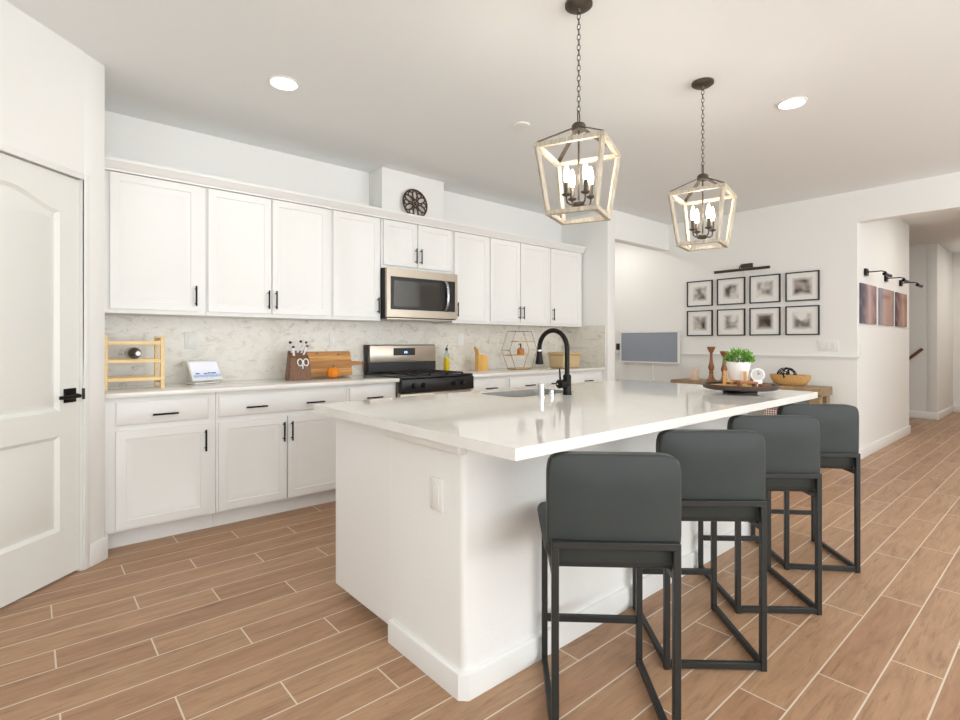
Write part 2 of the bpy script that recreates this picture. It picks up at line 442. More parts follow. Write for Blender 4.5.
# diagonal pantry wall with a door opening (s measured from the corner)
dv = Vector((0.396, 0.376)).normalized(); CN = Vector((0.32, 3.56)); nv = Vector((dv.y, -dv.x))
def pw(s, off, z):
    p = CN - dv * s + nv * off; return Vector((p.x, p.y, z))
def pbox(mb, s0, s1, o0, o1, z0, z1, bev=0.0, seg=1):
    t = MB().box(s0, s1, o0, o1, z0, z1, bev, seg); me = bpy.data.meshes.new('t')
    for v in t.bm.verts: v.co = pw(v.co.x, v.co.y, v.co.z)
    t.bm.to_mesh(me); t.bm.free(); mb.bm.from_mesh(me); bpy.data.meshes.remove(me); return mb
DS0, DS1, DZ = 0.150, 0.925, 2.06
mb = MB(); pbox(mb, 0.0, DS0 - 0.004, -0.12, 0, 0, H, 0.008, 2); pbox(mb, DS1 + 0.004, 1.5, -0.12, 0, 0, H); pbox(mb, DS0 - 0.01, DS1 + 0.01, -0.12, 0, DZ + 0.006, H)
struct('wall_pantry', mb, M['wall'])
# return wall beside the cabinets
mb = MB(); mb.box(0.20, 0.318, 3.575, 4.30, 0, H, 0.006, 2); struct('wall_pantry_return', mb, M['wall'])
q = pw(1.5, 0, 0)
struct('wall_left', MB().box(-2.6, q.x + 0.01, q.y - 0.05, q.y + 0.07, 0, H), M['wall'])
# rear wall with three windows and the left wall with a patio window
mb = MB(); mb.box(-2.6, 6.5, -4.1, -4.0, 0, 0.3); mb.box(-2.6, 6.5, -4.1, -4.0, 2.4, H)
for x0, x1 in ((-2.6, -1.35), (0.95, 1.45), (3.75, 4.25), (6.3, 6.5)): mb.box(x0, x1, -4.1, -4.0, 0.3, 2.4)
struct('wall_rear', mb, M['wall'])
mb = MB(); mb.box(-2.6, -2.5, -4.1, -2.9, 0, H); mb.box(-2.6, -2.5, 0.5, 2.62, 0, H); mb.box(-2.6, -2.5, -2.9, 0.5, 2.35, H); mb.box(-2.6, -2.5, -2.9, 0.5, 0, 0.15)
struct('wall_patio_side', mb, M['wall'])
for i, (x0, x1) in enumerate(((-1.35, 0.95), (1.45, 3.75), (4.25, 6.3))):
    mb = MB()
    for a, b, c, d in ((x0, x1, 0.3, 0.36), (x0, x1, 2.34, 2.4), (x0, x0 + 0.06, 0.36, 2.34), (x1 - 0.06, x1, 0.36, 2.34), ((x0 + x1) / 2 - 0.03, (x0 + x1) / 2 + 0.03, 0.36, 2.34)):
        mb.box(a, b, -4.08, -4.02, c, d)
    struct('window_%d' % (i + 1), mb, M['trim'])
# chase above the microwave
struct('wall_hood_chase', MB().box(2.342, 3.02, 4.03, 4.26, 2.29, H, 0.006, 2), M['wall'])
t = thing('metal_medallion', 'round dark brown openwork metal medallion leaning on the wall chase above the microwave', 'wall decor', (2.665, 4.0, 2.333))
def ring(mb, cx, cz, r, tr, n=36, sx=1.0, sz=1.0, ang=0.0):
    ps = []
    for k in range(n):
        a = 2 * math.pi * k / n; x, z_ = r * sx * math.cos(a), r * sz * math.sin(a)
        ps.append((cx + x * math.cos(ang) - z_ * math.sin(ang), 0, cz + x * math.sin(ang) + z_ * math.cos(ang)))
    mb.tube(ps, tr, 8, closed=True)
tilt = Matrix.Translation((0, -0.02, 0)) @ Matrix.Rotation(R(-5), 4, 'X')
RM, ZM = 0.128, 0.136
mb = MB(); ring(mb, 0, ZM, RM, 0.008); link('rim', mb.rot(tilt), M['rust'], t)
mb = MB()
for k in range(6):
    a = R(90 + 60 * k); ring(mb, 0.078 * math.cos(a), ZM + 0.078 * math.sin(a), 0.040, 0.007, 20, 1.1, 0.62, a)
    a2 = a + R(30); ring(mb, 0.092 * math.cos(a2), ZM + 0.092 * math.sin(a2), 0.024, 0.006, 16)
link('scrollwork', mb.rot(tilt), M['rust'], t)
mb = MB(); ring(mb, 0, ZM, 0.034, 0.006, 20)
for k in range(6):
    a = R(60 * k + 30); ring(mb, 0.020 * math.cos(a), ZM + 0.020 * math.sin(a), 0.013, 0.004, 12)
link('centre_rosette', mb.rot(tilt), M['rust'], t)
# backsplash
mb = MB(); mb.box(0.32, 5.02, 4.246, 4.258, 0.914, 1.40); mb.box(5.008, 5.02, 3.60, 4.25, 0.914, 1.40)
struct('trim_1', mb, M['marble'])
# crown moulding
def sweep_x(prof, x0, x1):
    mb = MB(); A = [mb.bm.verts.new((x0, y, z)) for y, z in prof]; B = [mb.bm.verts.new((x1, y, z)) for y, z in prof]; n = len(prof)
    for i in range(n): mb.bm.faces.new((A[i], A[(i + 1) % n], B[(i + 1) % n], B[i]))
    mb.bm.faces.new(A[::-1]); mb.bm.faces.new(B); return mb
struct('trim_2', sweep_x([(3.935, 2.262), (3.905, 2.262), (3.905, 2.272), (3.888, 2.285), (3.876, 2.312), (3.870, 2.316), (3.870, 2.333), (3.935, 2.333)], 0.32, 5.0), M['cab'])
# chair rail on the gallery wall
mb = MB(); mb.box(6.352, 6.37, 1.49, 4.9, 1.035, 1.05); mb.box(6.344, 6.37, 1.49, 4.9, 1.05, 1.066, 0.004, 2)
struct('trim_3', mb, M['trim'])
# door jamb
mb = MB()
pbox(mb, DS0 - 0.034, DS0, 0.0, 0.012, 0, DZ + 0.032, 0.004, 2); pbox(mb, DS0, DS1 + 0.03, 0.0, 0.012, DZ, DZ + 0.032, 0.004, 2); pbox(mb, DS1, DS1 + 0.034, 0, 0.012, 0, DZ, 0.004, 2)
pbox(mb, DS0 - 0.006, DS0 + 0.004, -0.12, 0, 0, DZ); pbox(mb, DS0, DS1, -0.12, 0, DZ + 0.003, DZ + 0.012); pbox(mb, DS1 - 0.004, DS1 + 0.006, -0.12, 0, 0, DZ)
struct('trim_4', mb, M['trim'])
# baseboards
mb = MB(); pbox(mb, 0.0, DS0 - 0.036, 0, 0.014, 0, 0.125, 0.005, 2); mb.box(0.306, 0.332, 3.552, 3.66, 0, 0.125, 0.006, 2)
struct('baseboard_pantry', mb, M['trim'])
struct('baseboard_gallery', MB().box(6.356, 6.37, 1.49, 4.9, 0, 0.11, 0.004, 2), M['trim'])
mb = MB(); mb.box(6.362, 8.794, 1.498, 1.512, 0, 0.11, 0.004, 2); mb.box(8.78, 8.794, 1.498, 1.62, 0, 0.11, 0.004, 2)
struct('baseboard_hall_left', mb, M['trim'])
struct('baseboard_stair', MB().box(10.636, 10.65, 1.476, 4.4, 0, 0.11, 0.004, 2), M['trim'])
struct('baseboard_hall_far_side', MB().box(10.64, 12.1, 1.476, 1.49, 0, 0.11, 0.004, 2), M['trim'])
struct('baseboard_hall_end', MB().box(12.086, 12.1, -1.6, 1.48, 0, 0.11, 0.004, 2), M['trim'])
struct('baseboard_pier', MB().box(5.012, 5.168, 3.556, 3.57, 0, 0.11, 0.004, 2), M['trim'])

# ------------------------------------------------------------------ pantry door
def panel_door(mbx, outline, panels, f, th, loops):
    """slab whose front face carries moulded panels; f(u, v, depth) with depth measured into the slab"""
    bm = mbx.bm
    t = bmesh.new(); es = []
    for pts in [outline] + panels:
        vs = [t.verts.new(f(p[0], p[1], 0)) for p in pts]
        for i in range(len(vs)): es.append(t.edges.new((vs[i], vs[(i + 1) % len(vs)])))
    bmesh.ops.triangle_fill(t, use_beauty=True, use_dissolve=False, edges=es); mbx.join(t)
    for pts in panels:
        cur = [bm.verts.new(f(p[0], p[1], 0)) for p in pts]
        for ins, dep in loops:
            nx = [bm.verts.new(f(p[0], p[1], dep)) for p in offset_poly(pts, ins)]
            for i in range(len(cur)): bm.faces.new((cur[i], cur[(i + 1) % len(cur)], nx[(i + 1) % len(cur)], nx[i]))
            cur = nx
        bm.faces.new(cur)
    A = [bm.verts.new(f(p[0], p[1], 0)) for p in outline]; B = [bm.verts.new(f(p[0], p[1], th)) for p in outline]
    for i in range(len(A)): bm.faces.new((A[i], A[(i + 1) % len(A)], B[(i + 1) % len(A)], B[i]))
    bm.faces.new(B)
    return mbx
pl, pr = 0.292, 0.92 + 0.158 - 0.292
pl, pr = 0.270, DS1 - 0.130
arch = [(pl, 0.855), (pr, 0.855)]
mid = (pl + pr) / 2; hw = (pr - pl) / 2
N = 20
for k in range(N + 1):
    u = pr - (pr - pl) * k / N; t_ = (u - mid) / hw
    arch.append((u, 1.868 + 0.068 * (0.5 + 0.5 * math.cos(math.pi * t_)) ** 0.85))
outl = [(DS0 + 0.0055, 0.012), (DS1 - 0.004, 0.012), (DS1 - 0.004, DZ - 0.004), (DS0 + 0.0055, DZ - 0.004)]
low = [(pl, 0.25), (pr, 0.25), (pr, 0.73), (pl, 0.73)]
mb = panel_door(MB(), outl, [arch, low], lambda u, v, d: pw(u, -0.012 - d, v), 0.035,
                [(0.003, 0.003), (0.018, 0.015), (0.026, 0.015), (0.048, 0.006)])
door = link('door_1', mb, M['door']); door['kind'] = 'structure'
mb = MB(); pbox(mb, 0.182, 0.250, -0.012, -0.003, 0.895, 0.967, 0.002, 2)
t = MB(); t.bar((0.222, -0.005, 0.931), (0.222, 0.045, 0.931), 0.011, round_=True, seg=14); t.box(0.205, 0.325, 0.036, 0.050, 0.919, 0.937, 0.004, 2)
for v in t.bm.verts: v.co = pw(v.co.x, v.co.y, v.co.z)
me = bpy.data.meshes.new('t'); t.bm.to_mesh(me); mb.bm.from_mesh(me); bpy.data.meshes.remove(me)
link('door_handle', mb, M['black'], door)
mb = MB(); pbox(mb, DS0 - 0.003, DS0 + 0.003, -0.006, 0.0135, 0.905, 0.962)
link('strike_plate', mb, M['bronze'], door)

# ================================================================== CABINETS
def rect(x0, x1, z0, z1): return [(x0, z0), (x1, z0), (x1, z1), (x0, z1)]
LOOPS = [(0.003, 0.005), (0.007, 0.005), (0.040, 0.0185)]
def cab_door(parent, name, x0, x1, z0, z1, yf, fw=0.048, th=0.02):
    mb = panel_door(MB(), rect(x0 + 0.0, x1, z0, z1), [rect(x0 + fw, x1 - fw, z0 + fw, z1 - fw)], lambda u, v, d: Vector((u, yf + d, v)), th, LOOPS)
    return link(name, mb, M['cab'], parent, world=True)
def drawer_front(parent, x0, x1, z0, z1, yf):
    mb = MB(); bm = mb.bm
    prof = [(0, 0.02), (0, 0.006), (0.010, 0.0)]
    cur = None
    for ins, d in prof:
        vs = [bm.verts.new((u, yf + d, v)) for u, v in rect(x0 + ins, x1 - ins, z0 + ins, z1 - ins)]
        if cur:
            for i in range(4): bm.faces.new((cur[i], cur[(i + 1) % 4], vs[(i + 1) % 4], vs[i]))
        cur = vs
    bm.faces.new(cur)
    bm.faces.new([bm.verts.new((u, yf + 0.02, v)) for u, v in rect(x0, x1, z0, z1)])
    return link('drawer', mb, M['cab'], parent, world=True)
def pull(parent, x, z, yf, L=0.135, vert=True):
    mb = MB(); h = L / 2; q = h - 0.018
    if vert:
        mb.bar((x, yf - 0.03, z - h), (x, yf - 0.03, z + h), 0.0058, round_=True, seg=10)
        for s in (-q, q): mb.bar((x, yf - 0.03, z + s), (x, yf + 0.002, z + s), 0.0045, round_=True, seg=8)
    else:
        mb.bar((x - h, yf - 0.03, z), (x + h, yf - 0.03, z), 0.0058, round_=True, seg=10)
        for s in (-q, q): mb.bar((x + s, yf - 0.03, z), (x + s, yf + 0.002, z), 0.0045, round_=True, seg=8)
    return link('handle', mb, M['black'], parent, world=True)

UF, YU = 3.93, 3.91
def upper(x0, x1, z0, label, doors):
    t = thing('wall_cabinet', label, 'cabinet', ((x0 + x1) / 2, 4.1, z0), 0, 'white wall cabinets above the counter')
    g = 0.0008
    mb = MB().box(x0 + g, x1 - g, UF, 4.243 if z0 < 1.5 else 4.243, z0, 2.26, 0.0015)
    link('body', mb, M['cab'], t, world=True)
    for a, b, hs in doors:
        d = cab_door(t, 'door', a, b, z0 + 0.028, 2.256, YU)
        hx = (b - 0.022) if hs == 'r' else (a + 0.022)
        pull(d, hx, z0 + 0.028 + 0.10, YU, 0.135)
    return t
Z0 = 1.386
upper(0.322, 0.915, Z0, 'white wall cabinet with one door, leftmost, above the wine rack', [(0.375, 0.868, 'r')])
upper(0.915, 1.825, Z0, 'wide white wall cabinet with two doors, above smart display and knife block', [(0.925, 1.346, 'r'), (1.356, 1.79, 'l')])
upper(1.825, 2.270, Z0, 'narrow white wall cabinet just left of the microwave', [(1.833, 2.250, 'r')])
upper(2.272, 3.038, 1.842, 'short white wall cabinet with two small doors above the microwave', [(2.292, 2.632, 'r'), (2.642, 3.022, 'l')])
upper(3.040, 3.498, Z0, 'narrow white wall cabinet just right of the microwave', [(3.056, 3.483, 'l')])
upper(3.500, 4.400, Z0, 'wide white wall cabinet with two doors, above the wire shelf', [(3.520, 3.938, 'r'), (3.950, 4.376, 'l')])
upper(4.402, 5.000, Z0, 'rightmost white wall cabinet with one door, above the bread box', [(4.430, 4.945, 'l')])

BF, YB = 3.65, 3.63
def base(x0, x1, label, drawers, doors):
    t = thing('base_cabinet', label, 'cabinet', ((x0 + x1) / 2, 3.9, 0), 0, 'white base cabinets along the kitchen wall')
    g = 0.0008
    link('body', MB().box(x0 + g, x1 - g, BF, 4.24, 0.105, 0.883, 0.0015), M['cab'], t, world=True)
    link('toe_kick', MB().box(x0 + g, x1 - g, 3.72, 3.76, 0, 0.105), M['cab'], t, world=True)
    for a, b, hs in drawers:
        d = drawer_front(t, a, b, 0.722, 0.858, YB)
        for hx in hs: pull(d, hx, 0.775, YB, 0.135, False)
    for a, b, hs in doors:
        d = cab_door(t, 'door', a, b, 0.122, 0.690, YB)
        pull(d, (b - 0.022) if hs == 'r' else (a + 0.022), 0.588, YB, 0.135)
    return t
base(0.322, 0.905, 'leftmost white base cabinet with one drawer and one door beside pantry wall', [(0.376, 0.862, (0.62,))], [(0.376, 0.862, 'r')])
base(0.905, 1.815, 'wide white base cabinet with a long drawer bearing two handles, behind island end', [(0.921, 1.795, (1.15, 1.555))], [(0.921, 1.354, 'r'), (1.366, 1.795, 'l')])
base(1.815, 2.250, 'narrow white base cabinet just left of the range', [(1.835, 2.232, (2.035,))], [(1.835, 2.232, 'l')])
base(3.018, 3.500, 'narrow white base cabinet just right of the range', [(3.036, 3.482, (3.26,))], [(3.036, 3.482, 'l')])
base(3.500, 4.400, 'wide white base cabinet below the wire shelf, behind the faucet', [(3.520, 4.380, (3.78, 4.17))], [(3.520, 3.944, 'r'), (3.956, 4.380, 'l')])
base(4.400, 5.018, 'rightmost white base cabinet beneath the bread box', [(4.420, 4.970, (4.72,))], [(4.420, 4.970, 'l')])
single('countertop', MB().box(0.32, 2.254, 3.60, 4.246, 0.884, 0.914, 0.003, 2), M['quartz'], 'white quartz countertop left of the range, under wine rack and cutting board', 'countertop', 'wall countertops')
single('countertop', MB().box(3.014, 5.008, 3.60, 4.246, 0.884, 0.914, 0.003, 2), M['quartz'], 'white quartz countertop right of the range, under wire shelf and bread box', 'countertop', 'wall countertops')

# ------------------------------------------------------------------ microwave
t = thing('microwave', 'stainless steel over-the-range microwave with dark window and curved handle', 'microwave', (2.652, 4.04, 1.41))
link('body', MB().box(2.274, 3.034, 3.862, 4.24, 1.412, 1.838, 0.003), M['dark'], t, world=True)
mb = slab_holes(rect(2.276, 3.032, 1.420, 1.836), [rect(2.312, 3.004, 1.484, 1.766)], lambda u, v, d: Vector((u, d, v)), 3.836, 3.862)
door_m = link('door', mb, M['steel'], t, world=True)
link('window', MB().box(2.312, 2.86, 3.842, 3.86, 1.484, 1.766), M['glassblack'], door_m, world=True)
mb = slab_holes(rect(2.312, 2.86, 1.484, 1.766), [rect(2.345, 2.835, 1.51, 1.735)], lambda u, v, d: Vector((u, d, v)), 3.838, 3.843)
link('window_border', mb, M['dark'], door_m, world=True)
mb = MB(); mb.tube([(2.892, 3.84, 1.50), (2.892, 3.812, 1.52), (2.892, 3.798, 1.56), (2.892, 3.793, 1.625), (2.892, 3.798, 1.69), (2.892, 3.812, 1.735), (2.892, 3.84, 1.755)], 0.0135, 12)
link('handle', mb, M['chrome'], door_m, world=True)
link('control_panel', MB().box(2.918, 3.002, 3.840, 3.86, 1.486, 1.764), M['dark'], t, world=True)
link('vent_grille', MB().box(2.30, 3.0, 3.87, 4.2, 1.402, 1.413), M['steel'], t, world=True)

# ------------------------------------------------------------------ range
t = thing('gas_range', 'stainless and black gas range with tall backguard between the counters', 'stove', (2.634, 3.9, 0))
RX0, RX1 = 2.258, 3.010
link('body', MB().box(RX0, RX1, 3.63, 4.235, 0.0, 0.905, 0.003), M['steel'], t, world=True)
link('cooktop', MB().box(RX0 - 0.001, RX1 + 0.001, 3.585, 4.15, 0.905, 0.926, 0.005, 2), M['dark'], t, world=True)
link('control_panel', MB().box(RX0 - 0.001, RX1 + 0.001, 3.572, 3.635, 0.790, 0.903, 0.006, 2), M['dark'], t, world=True)
od = link('oven_door', MB().box(RX0 + 0.004, RX1 - 0.004, 3.60, 3.63, 0.17, 0.782, 0.004, 2), M['steel'], t, world=True)
link('window', MB().box(RX0 + 0.12, RX1 - 0.12, 3.596, 3.605, 0.33, 0.62, 0.002), M['glassblack'], od, world=True)
mb = MB().bar((RX0 + 0.04, 3.555, 0.745), (RX1 - 0.04, 3.555, 0.745), 0.012, round_=True)
for x in (RX0 + 0.07, RX1 - 0.07): mb.bar((x, 3.555, 0.745), (x, 3.605, 0.745), 0.008, round_=True)
link('handle', mb, M['chrome'], od, world=True)
link('drawer', MB().box(RX0 + 0.004, RX1 - 0.004, 3.60, 3.63, 0.04, 0.16, 0.004, 2), M['steel'], t, world=True)
for x in (2.370, 2.465, 2.785, 2.880):
    k = MB().bar((x, 3.573, 0.85), (x, 3.548, 0.85), 0.021, round_=True, seg=18, r2=0.017); k.box(x - 0.004, x + 0.004, 3.540, 3.550, 0.832, 0.868, 0.001)
    link('knob', k, M['dark'], t, world=True)
for x in (2.45, 2.634, 2.818):
    mb = MB(); x0, x1 = x - 0.088, x + 0.088
    for yy in (3.60, 3.845, 4.08): mb.box(x0, x1, yy - 0.006, yy + 0.006, 0.934, 0.944, 0.002)
    for xx in (x0 + 0.006, x, x1 - 0.006): mb.box(xx - 0.006, xx + 0.006, 3.60, 4.08, 0.934, 0.944, 0.002)
    for xx in (x0 + 0.006, x1 - 0.006):
        for yy in (3.60, 4.08): mb.box(xx - 0.006, xx + 0.006, yy - 0.006, yy + 0.006, 0.925, 0.936)
    link('burner_grate', mb, M['iron'], t, world=True)
for x in (2.45, 2.818):
    for y in (3.72, 3.97):
        link('burner', MB().lathe([(0.05, 0.927), (0.05, 0.934), (0.034, 0.936), (0.034, 0.942), (0, 0.943)], 20, (x, y, 0)), M['iron'], t, world=True)
bg = link('backguard', MB().box(RX0 + 0.030, RX1 - 0.004, 4.146, 4.165, 1.020, 1.174, 0.004, 2), M['steel'], t, world=True)
mb = MB().box(RX0 + 0.018, RX1 - 0.001, 4.164, 4.242, 0.905, 1.181, 0.004, 2); mb.box(RX0 + 0.018, RX1 - 0.001, 4.148, 4.166, 0.92, 1.021, 0.003)
link('backguard_housing', mb, M['dark'], t, world=True)
link('display', MB().box(2.53, 2.765, 4.142, 4.150, 1.082, 1.150, 0.001), M['dark'], bg, world=True)
mb = MB()
for dx, segs in ((0, 'bc'), (0.014, 'abged'), (0.030, 'abcdef')):
    # seven-segment figures of the clock
    S = {'a': (0, .5, .009, .5), 'b': (.009, .25, .009, .5), 'c': (.009, 0, .009, .25), 'd': (0, 0, .009, 0), 'e': (0, 0, 0, .25), 'f': (0, .25, 0, .5), 'g': (0, .25, .009, .25)}
    for s_ in segs:
        a, b, c, d = S[s_]; k = 0.036
        mb.box(2.636 + dx + min(a, c) - 0.001, 2.636 + dx + max(a, c) + 0.001, 4.1405, 4.1425, 1.102 + b * k - 0.001, 1.102 + d * k + 0.001)
link('clock_digits', mb, M['digits'], bg, world=True)

# ================================================================== ISLAND
t = thing('kitchen_island', 'white kitchen island base with textured pony wall and tall baseboard', 'island', (2.28, 1.8, 0))
rc = 0.022
arc0 = [(1.105 + rc - rc * math.cos(R(a)), 1.365 + rc - rc * math.sin(R(a))) for a in range(0, 91, 15)]
arc1 = [(3.38 - rc + rc * math.sin(R(a)), 1.365 + rc - rc * math.cos(R(a))) for a in range(0, 91, 15)]
link('pony_wall', slab_holes(arc0 + arc1 + [(3.38, 1.83), (1.105, 1.83)], [], lambda u, v, w_: Vector((u, v, w_)), 0, 0.878), M['wall'], t, world=True)
mb = slab_holes(rect(1.16, 3.33, 1.8305, 2.30), [rect(1.86, 2.48, 1.93, 2.29)], lambda u, v, w_: Vector((u, v, w_)), 0.66, 0.878)
mb.box(1.16, 3.33, 1.8305, 2.30, 0.0, 0.66)
link('cabinet_body', mb, M['cab'], t, world=True)
link('end_panel', MB().box(1.1055, 1.158, 1.8305, 2.335, 0.056, 0.878, 0.002), M['cab'], t, world=True)
ch = 0.026
bo = [(1.09, 1.35 + ch), (1.09 + ch, 1.35), (3.395 - ch, 1.35), (3.395, 1.35 + ch), (3.395, 1.829), (1.09, 1.829)]
mb = MB(); bm = mb.bm; cur = [bm.verts.new((x, y, 0)) for x, y in bo]; bm.faces.new(cur[::-1])
for ins, z_ in ((0, 0.084), (0.003, 0.090), (0.009, 0.094)):
    nx = [bm.verts.new((x, y, z_)) for x, y in (offset_poly(bo, ins) if ins else bo)]
    for k in range(len(cur)): bm.faces.new((cur[k], cur[(k + 1) % len(cur)], nx[(k + 1) % len(cur)], nx[k]))
    cur = nx
bm.faces.new(cur)
link('baseboard', mb, M['trim'], t, world=True)
mb = MB(); mb.box(1.072, 1.112, 1.348, 1.830, 0.828, 0.8785, 0.012, 3)
link('top_moulding', mb, M['trim'], t, world=True)
for i in range(5):
    x0 = 1.19 + i * 0.425
    dd = panel_door(MB(), rect(x0, x0 + 0.405, 0.12, 0.86), [rect(x0 + .052, x0 + .353, 0.172, 0.808)], lambda u, v, d: Vector((u, 2.322 - d, v)), 0.02, LOOPS)
    link('door', dd, M['cab'], t, world=True)
# outlet on the island end
def wallplate(label, origin, normal, wdt=0.075, hgt=0.118, gangs=1, kind='outlet', cat='outlet', group=None):
    """cover plate facing 'normal' ('-x' or '-y')"""
    rz = {'-x': R(-90), '-y': 0}[normal]
    o = thing('wall_outlet' if kind == 'outlet' else 'light_switch', label, cat, origin, rz, group)
    link('cover_plate', MB().box(-wdt / 2, wdt / 2, -0.006, 0, -hgt / 2, hgt / 2, 0.002, 2), M['white_plastic'], o)
    for g in range(gangs):
        x = (g - (gangs - 1) / 2) * 0.046
        link('socket_face' if kind == 'outlet' else 'rocker', MB().box(x - 0.016, x + 0.016, -0.009, -0.005, -0.033, 0.033, 0.0015, 1), M['trim'], o)
    return o
wallplate('white outlet plate on the end panel of the island', (1.105, 1.512, 0.662), '-x')
wallplate('white outlet on the backsplash between wine rack and smart display', (0.885, 4.246, 1.215), '-y')
wallplate('white outlet on the backsplash above the orange pumpkin', (1.988, 4.246, 1.222), '-y')
wallplate('white outlet on the backsplash between oil bottle and utensil holder', (3.40, 4.246, 1.235), '-y')
wallplate('wide white switch plate on the picture wall just above chair rail', (6.37, 1.765, 1.165), '-x', 0.19, 0.115, 3, 'switch', 'light switch')
wallplate('small white switch on the hall wall below the first canvas', (6.47, 1.512, 1.12), '-y', 0.075, 0.118, 1, 'switch', 'light switch')
single('wall_control', MB().box(6.350, 6.37, 4.325, 4.38, 1.095, 1.185, 0.003, 2), M['dark'], 'small black control on the wall just left of the white framed screen', 'wall control')

SX0, SX1, SY0, SY1 = 1.925, 2.45, 1.955, 2.265
mb = slab_holes(rect(1.009, 3.488, 1.020, 2.366), [rrect(SX0, SX1, SY0, SY1, 0.06)], lambda u, v, w_: Vector((u, v, w_)), 0.879, 0.914)
single('island_countertop', mb, M['quartz'], 'glossy white quartz island countertop with overhang above the bar stools', 'countertop')
mb = MB(); bm = mb.bm
o0 = rrect(SX0 - 0.02, SX1 + 0.02, SY0 - 0.02, SY1 + 0.02, 0.07); o1 = rrect(SX0 + 0.001, SX1 - 0.001, SY0 + 0.001, SY1 - 0.001, 0.06); o2 = rrect(SX0 + 0.02, SX1 - 0.02, SY0 + 0.02, SY1 - 0.02, 0.05)
o0 = rrect(SX0 + 0.0008, SX1 - 0.0008, SY0 + 0.0008, SY1 - 0.0008, 0.06); o1 = rrect(SX0 + 0.003, SX1 - 0.003, SY0 + 0.003, SY1 - 0.003, 0.058)
L0 = [bm.verts.new((x, y, 0.9125)) for x, y in o0]; L1 = [bm.verts.new((x, y, 0.9125)) for x, y in o1]; L2 = [bm.verts.new((x, y, 0.70)) for x, y in o2]
for A, B in ((L0, L1), (L1, L2)):
    for i in range(len(A)): bm.faces.new((A[i], A[(i + 1) % len(A)], B[(i + 1) % len(A)], B[i]))
bm.faces.new(L2)
t = thing('sink', 'stainless steel sink set in the island countertop', 'sink', ((SX0 + SX1) / 2, (SY0 + SY1) / 2, 0.70))
link('basin', mb, M['sinksteel'], t, world=True)
link('drain', MB().lathe([(0.045, 0.7005), (0.045, 0.704), (0.03, 0.704), (0, 0.702)], 20, ((SX0 + SX1) / 2, (SY0 + SY1) / 2, 0)), M['chrome'], t, world=True)

# faucet
FX, FY = 2.26, 1.878
t = thing('faucet', 'matte black gooseneck faucet with pull-down spray head on island', 'faucet', (FX, FY, 0.914))
link('base', MB().lathe([(0.026, 0), (0.026, 0.006), (0.0225, 0.010), (0.0225, 0.105), (0.017, 0.112), (0, 0.112)], 20), M['black'], t)
zc, rr = 0.254, 0.104
pts = [(0, 0, 0.10), (0, 0, 0.18)] + [(0, rr - rr * math.cos(R(a)), zc + rr * math.sin(R(a))) for a in range(0, 181, 12)] + [(0, 2 * rr, zc - 0.01)]
link('neck', MB().tube(pts, 0.0135, 14), M['black'], t)
sh = link('spray_head', MB().lathe([(0.0, 0.162), (0.022, 0.162), (0.0245, 0.168), (0.019, 0.20), (0.0145, 0.238), (0, 0.238)], 18, (0, 2 * rr, 0)), M['black'], t)
link('collar', MB().lathe([(0.0145, 0.236), (0.0148, 0.246), (0, 0.246)], 18, (0, 2 * rr, 0)), M['chrome'], sh)
hb = link('handle_hub', MB().bar((0, 0, 0.062), (-0.068, 0, 0.062), 0.024, round_=True, seg=18), M['black'], t)
link('lever', MB().bar((-0.056, 0, 0.07), (-0.05, 0.012, 0.145), 0.0055, round_=True, r2=0.0045), M['black'], t)
link('hub_cap', MB().bar((-0.068, 0, 0.062), (-0.082, 0, 0.062), 0.005, round_=True), M['chrome'], t)
single('soap_dispenser', MB().lathe([(0.022, 0.914), (0.022, 0.92), (0.0175, 0.922), (0.0175, 0.966), (0.020, 0.968), (0.020, 0.984), (0, 0.985)], 18, (2.058, 1.885, 0)), M['chrome'], 'polished chrome cylinder fitting on island left of the black faucet', 'sink fitting')
single('air_switch', MB().lathe([(0.019, 0.914), (0.019, 0.926), (0.015, 0.930), (0.015, 0.944), (0, 0.945)], 18, (2.160, 1.905, 0)), M['chrome'], 'short chrome button between the chrome cylinder and black faucet', 'sink fitting')

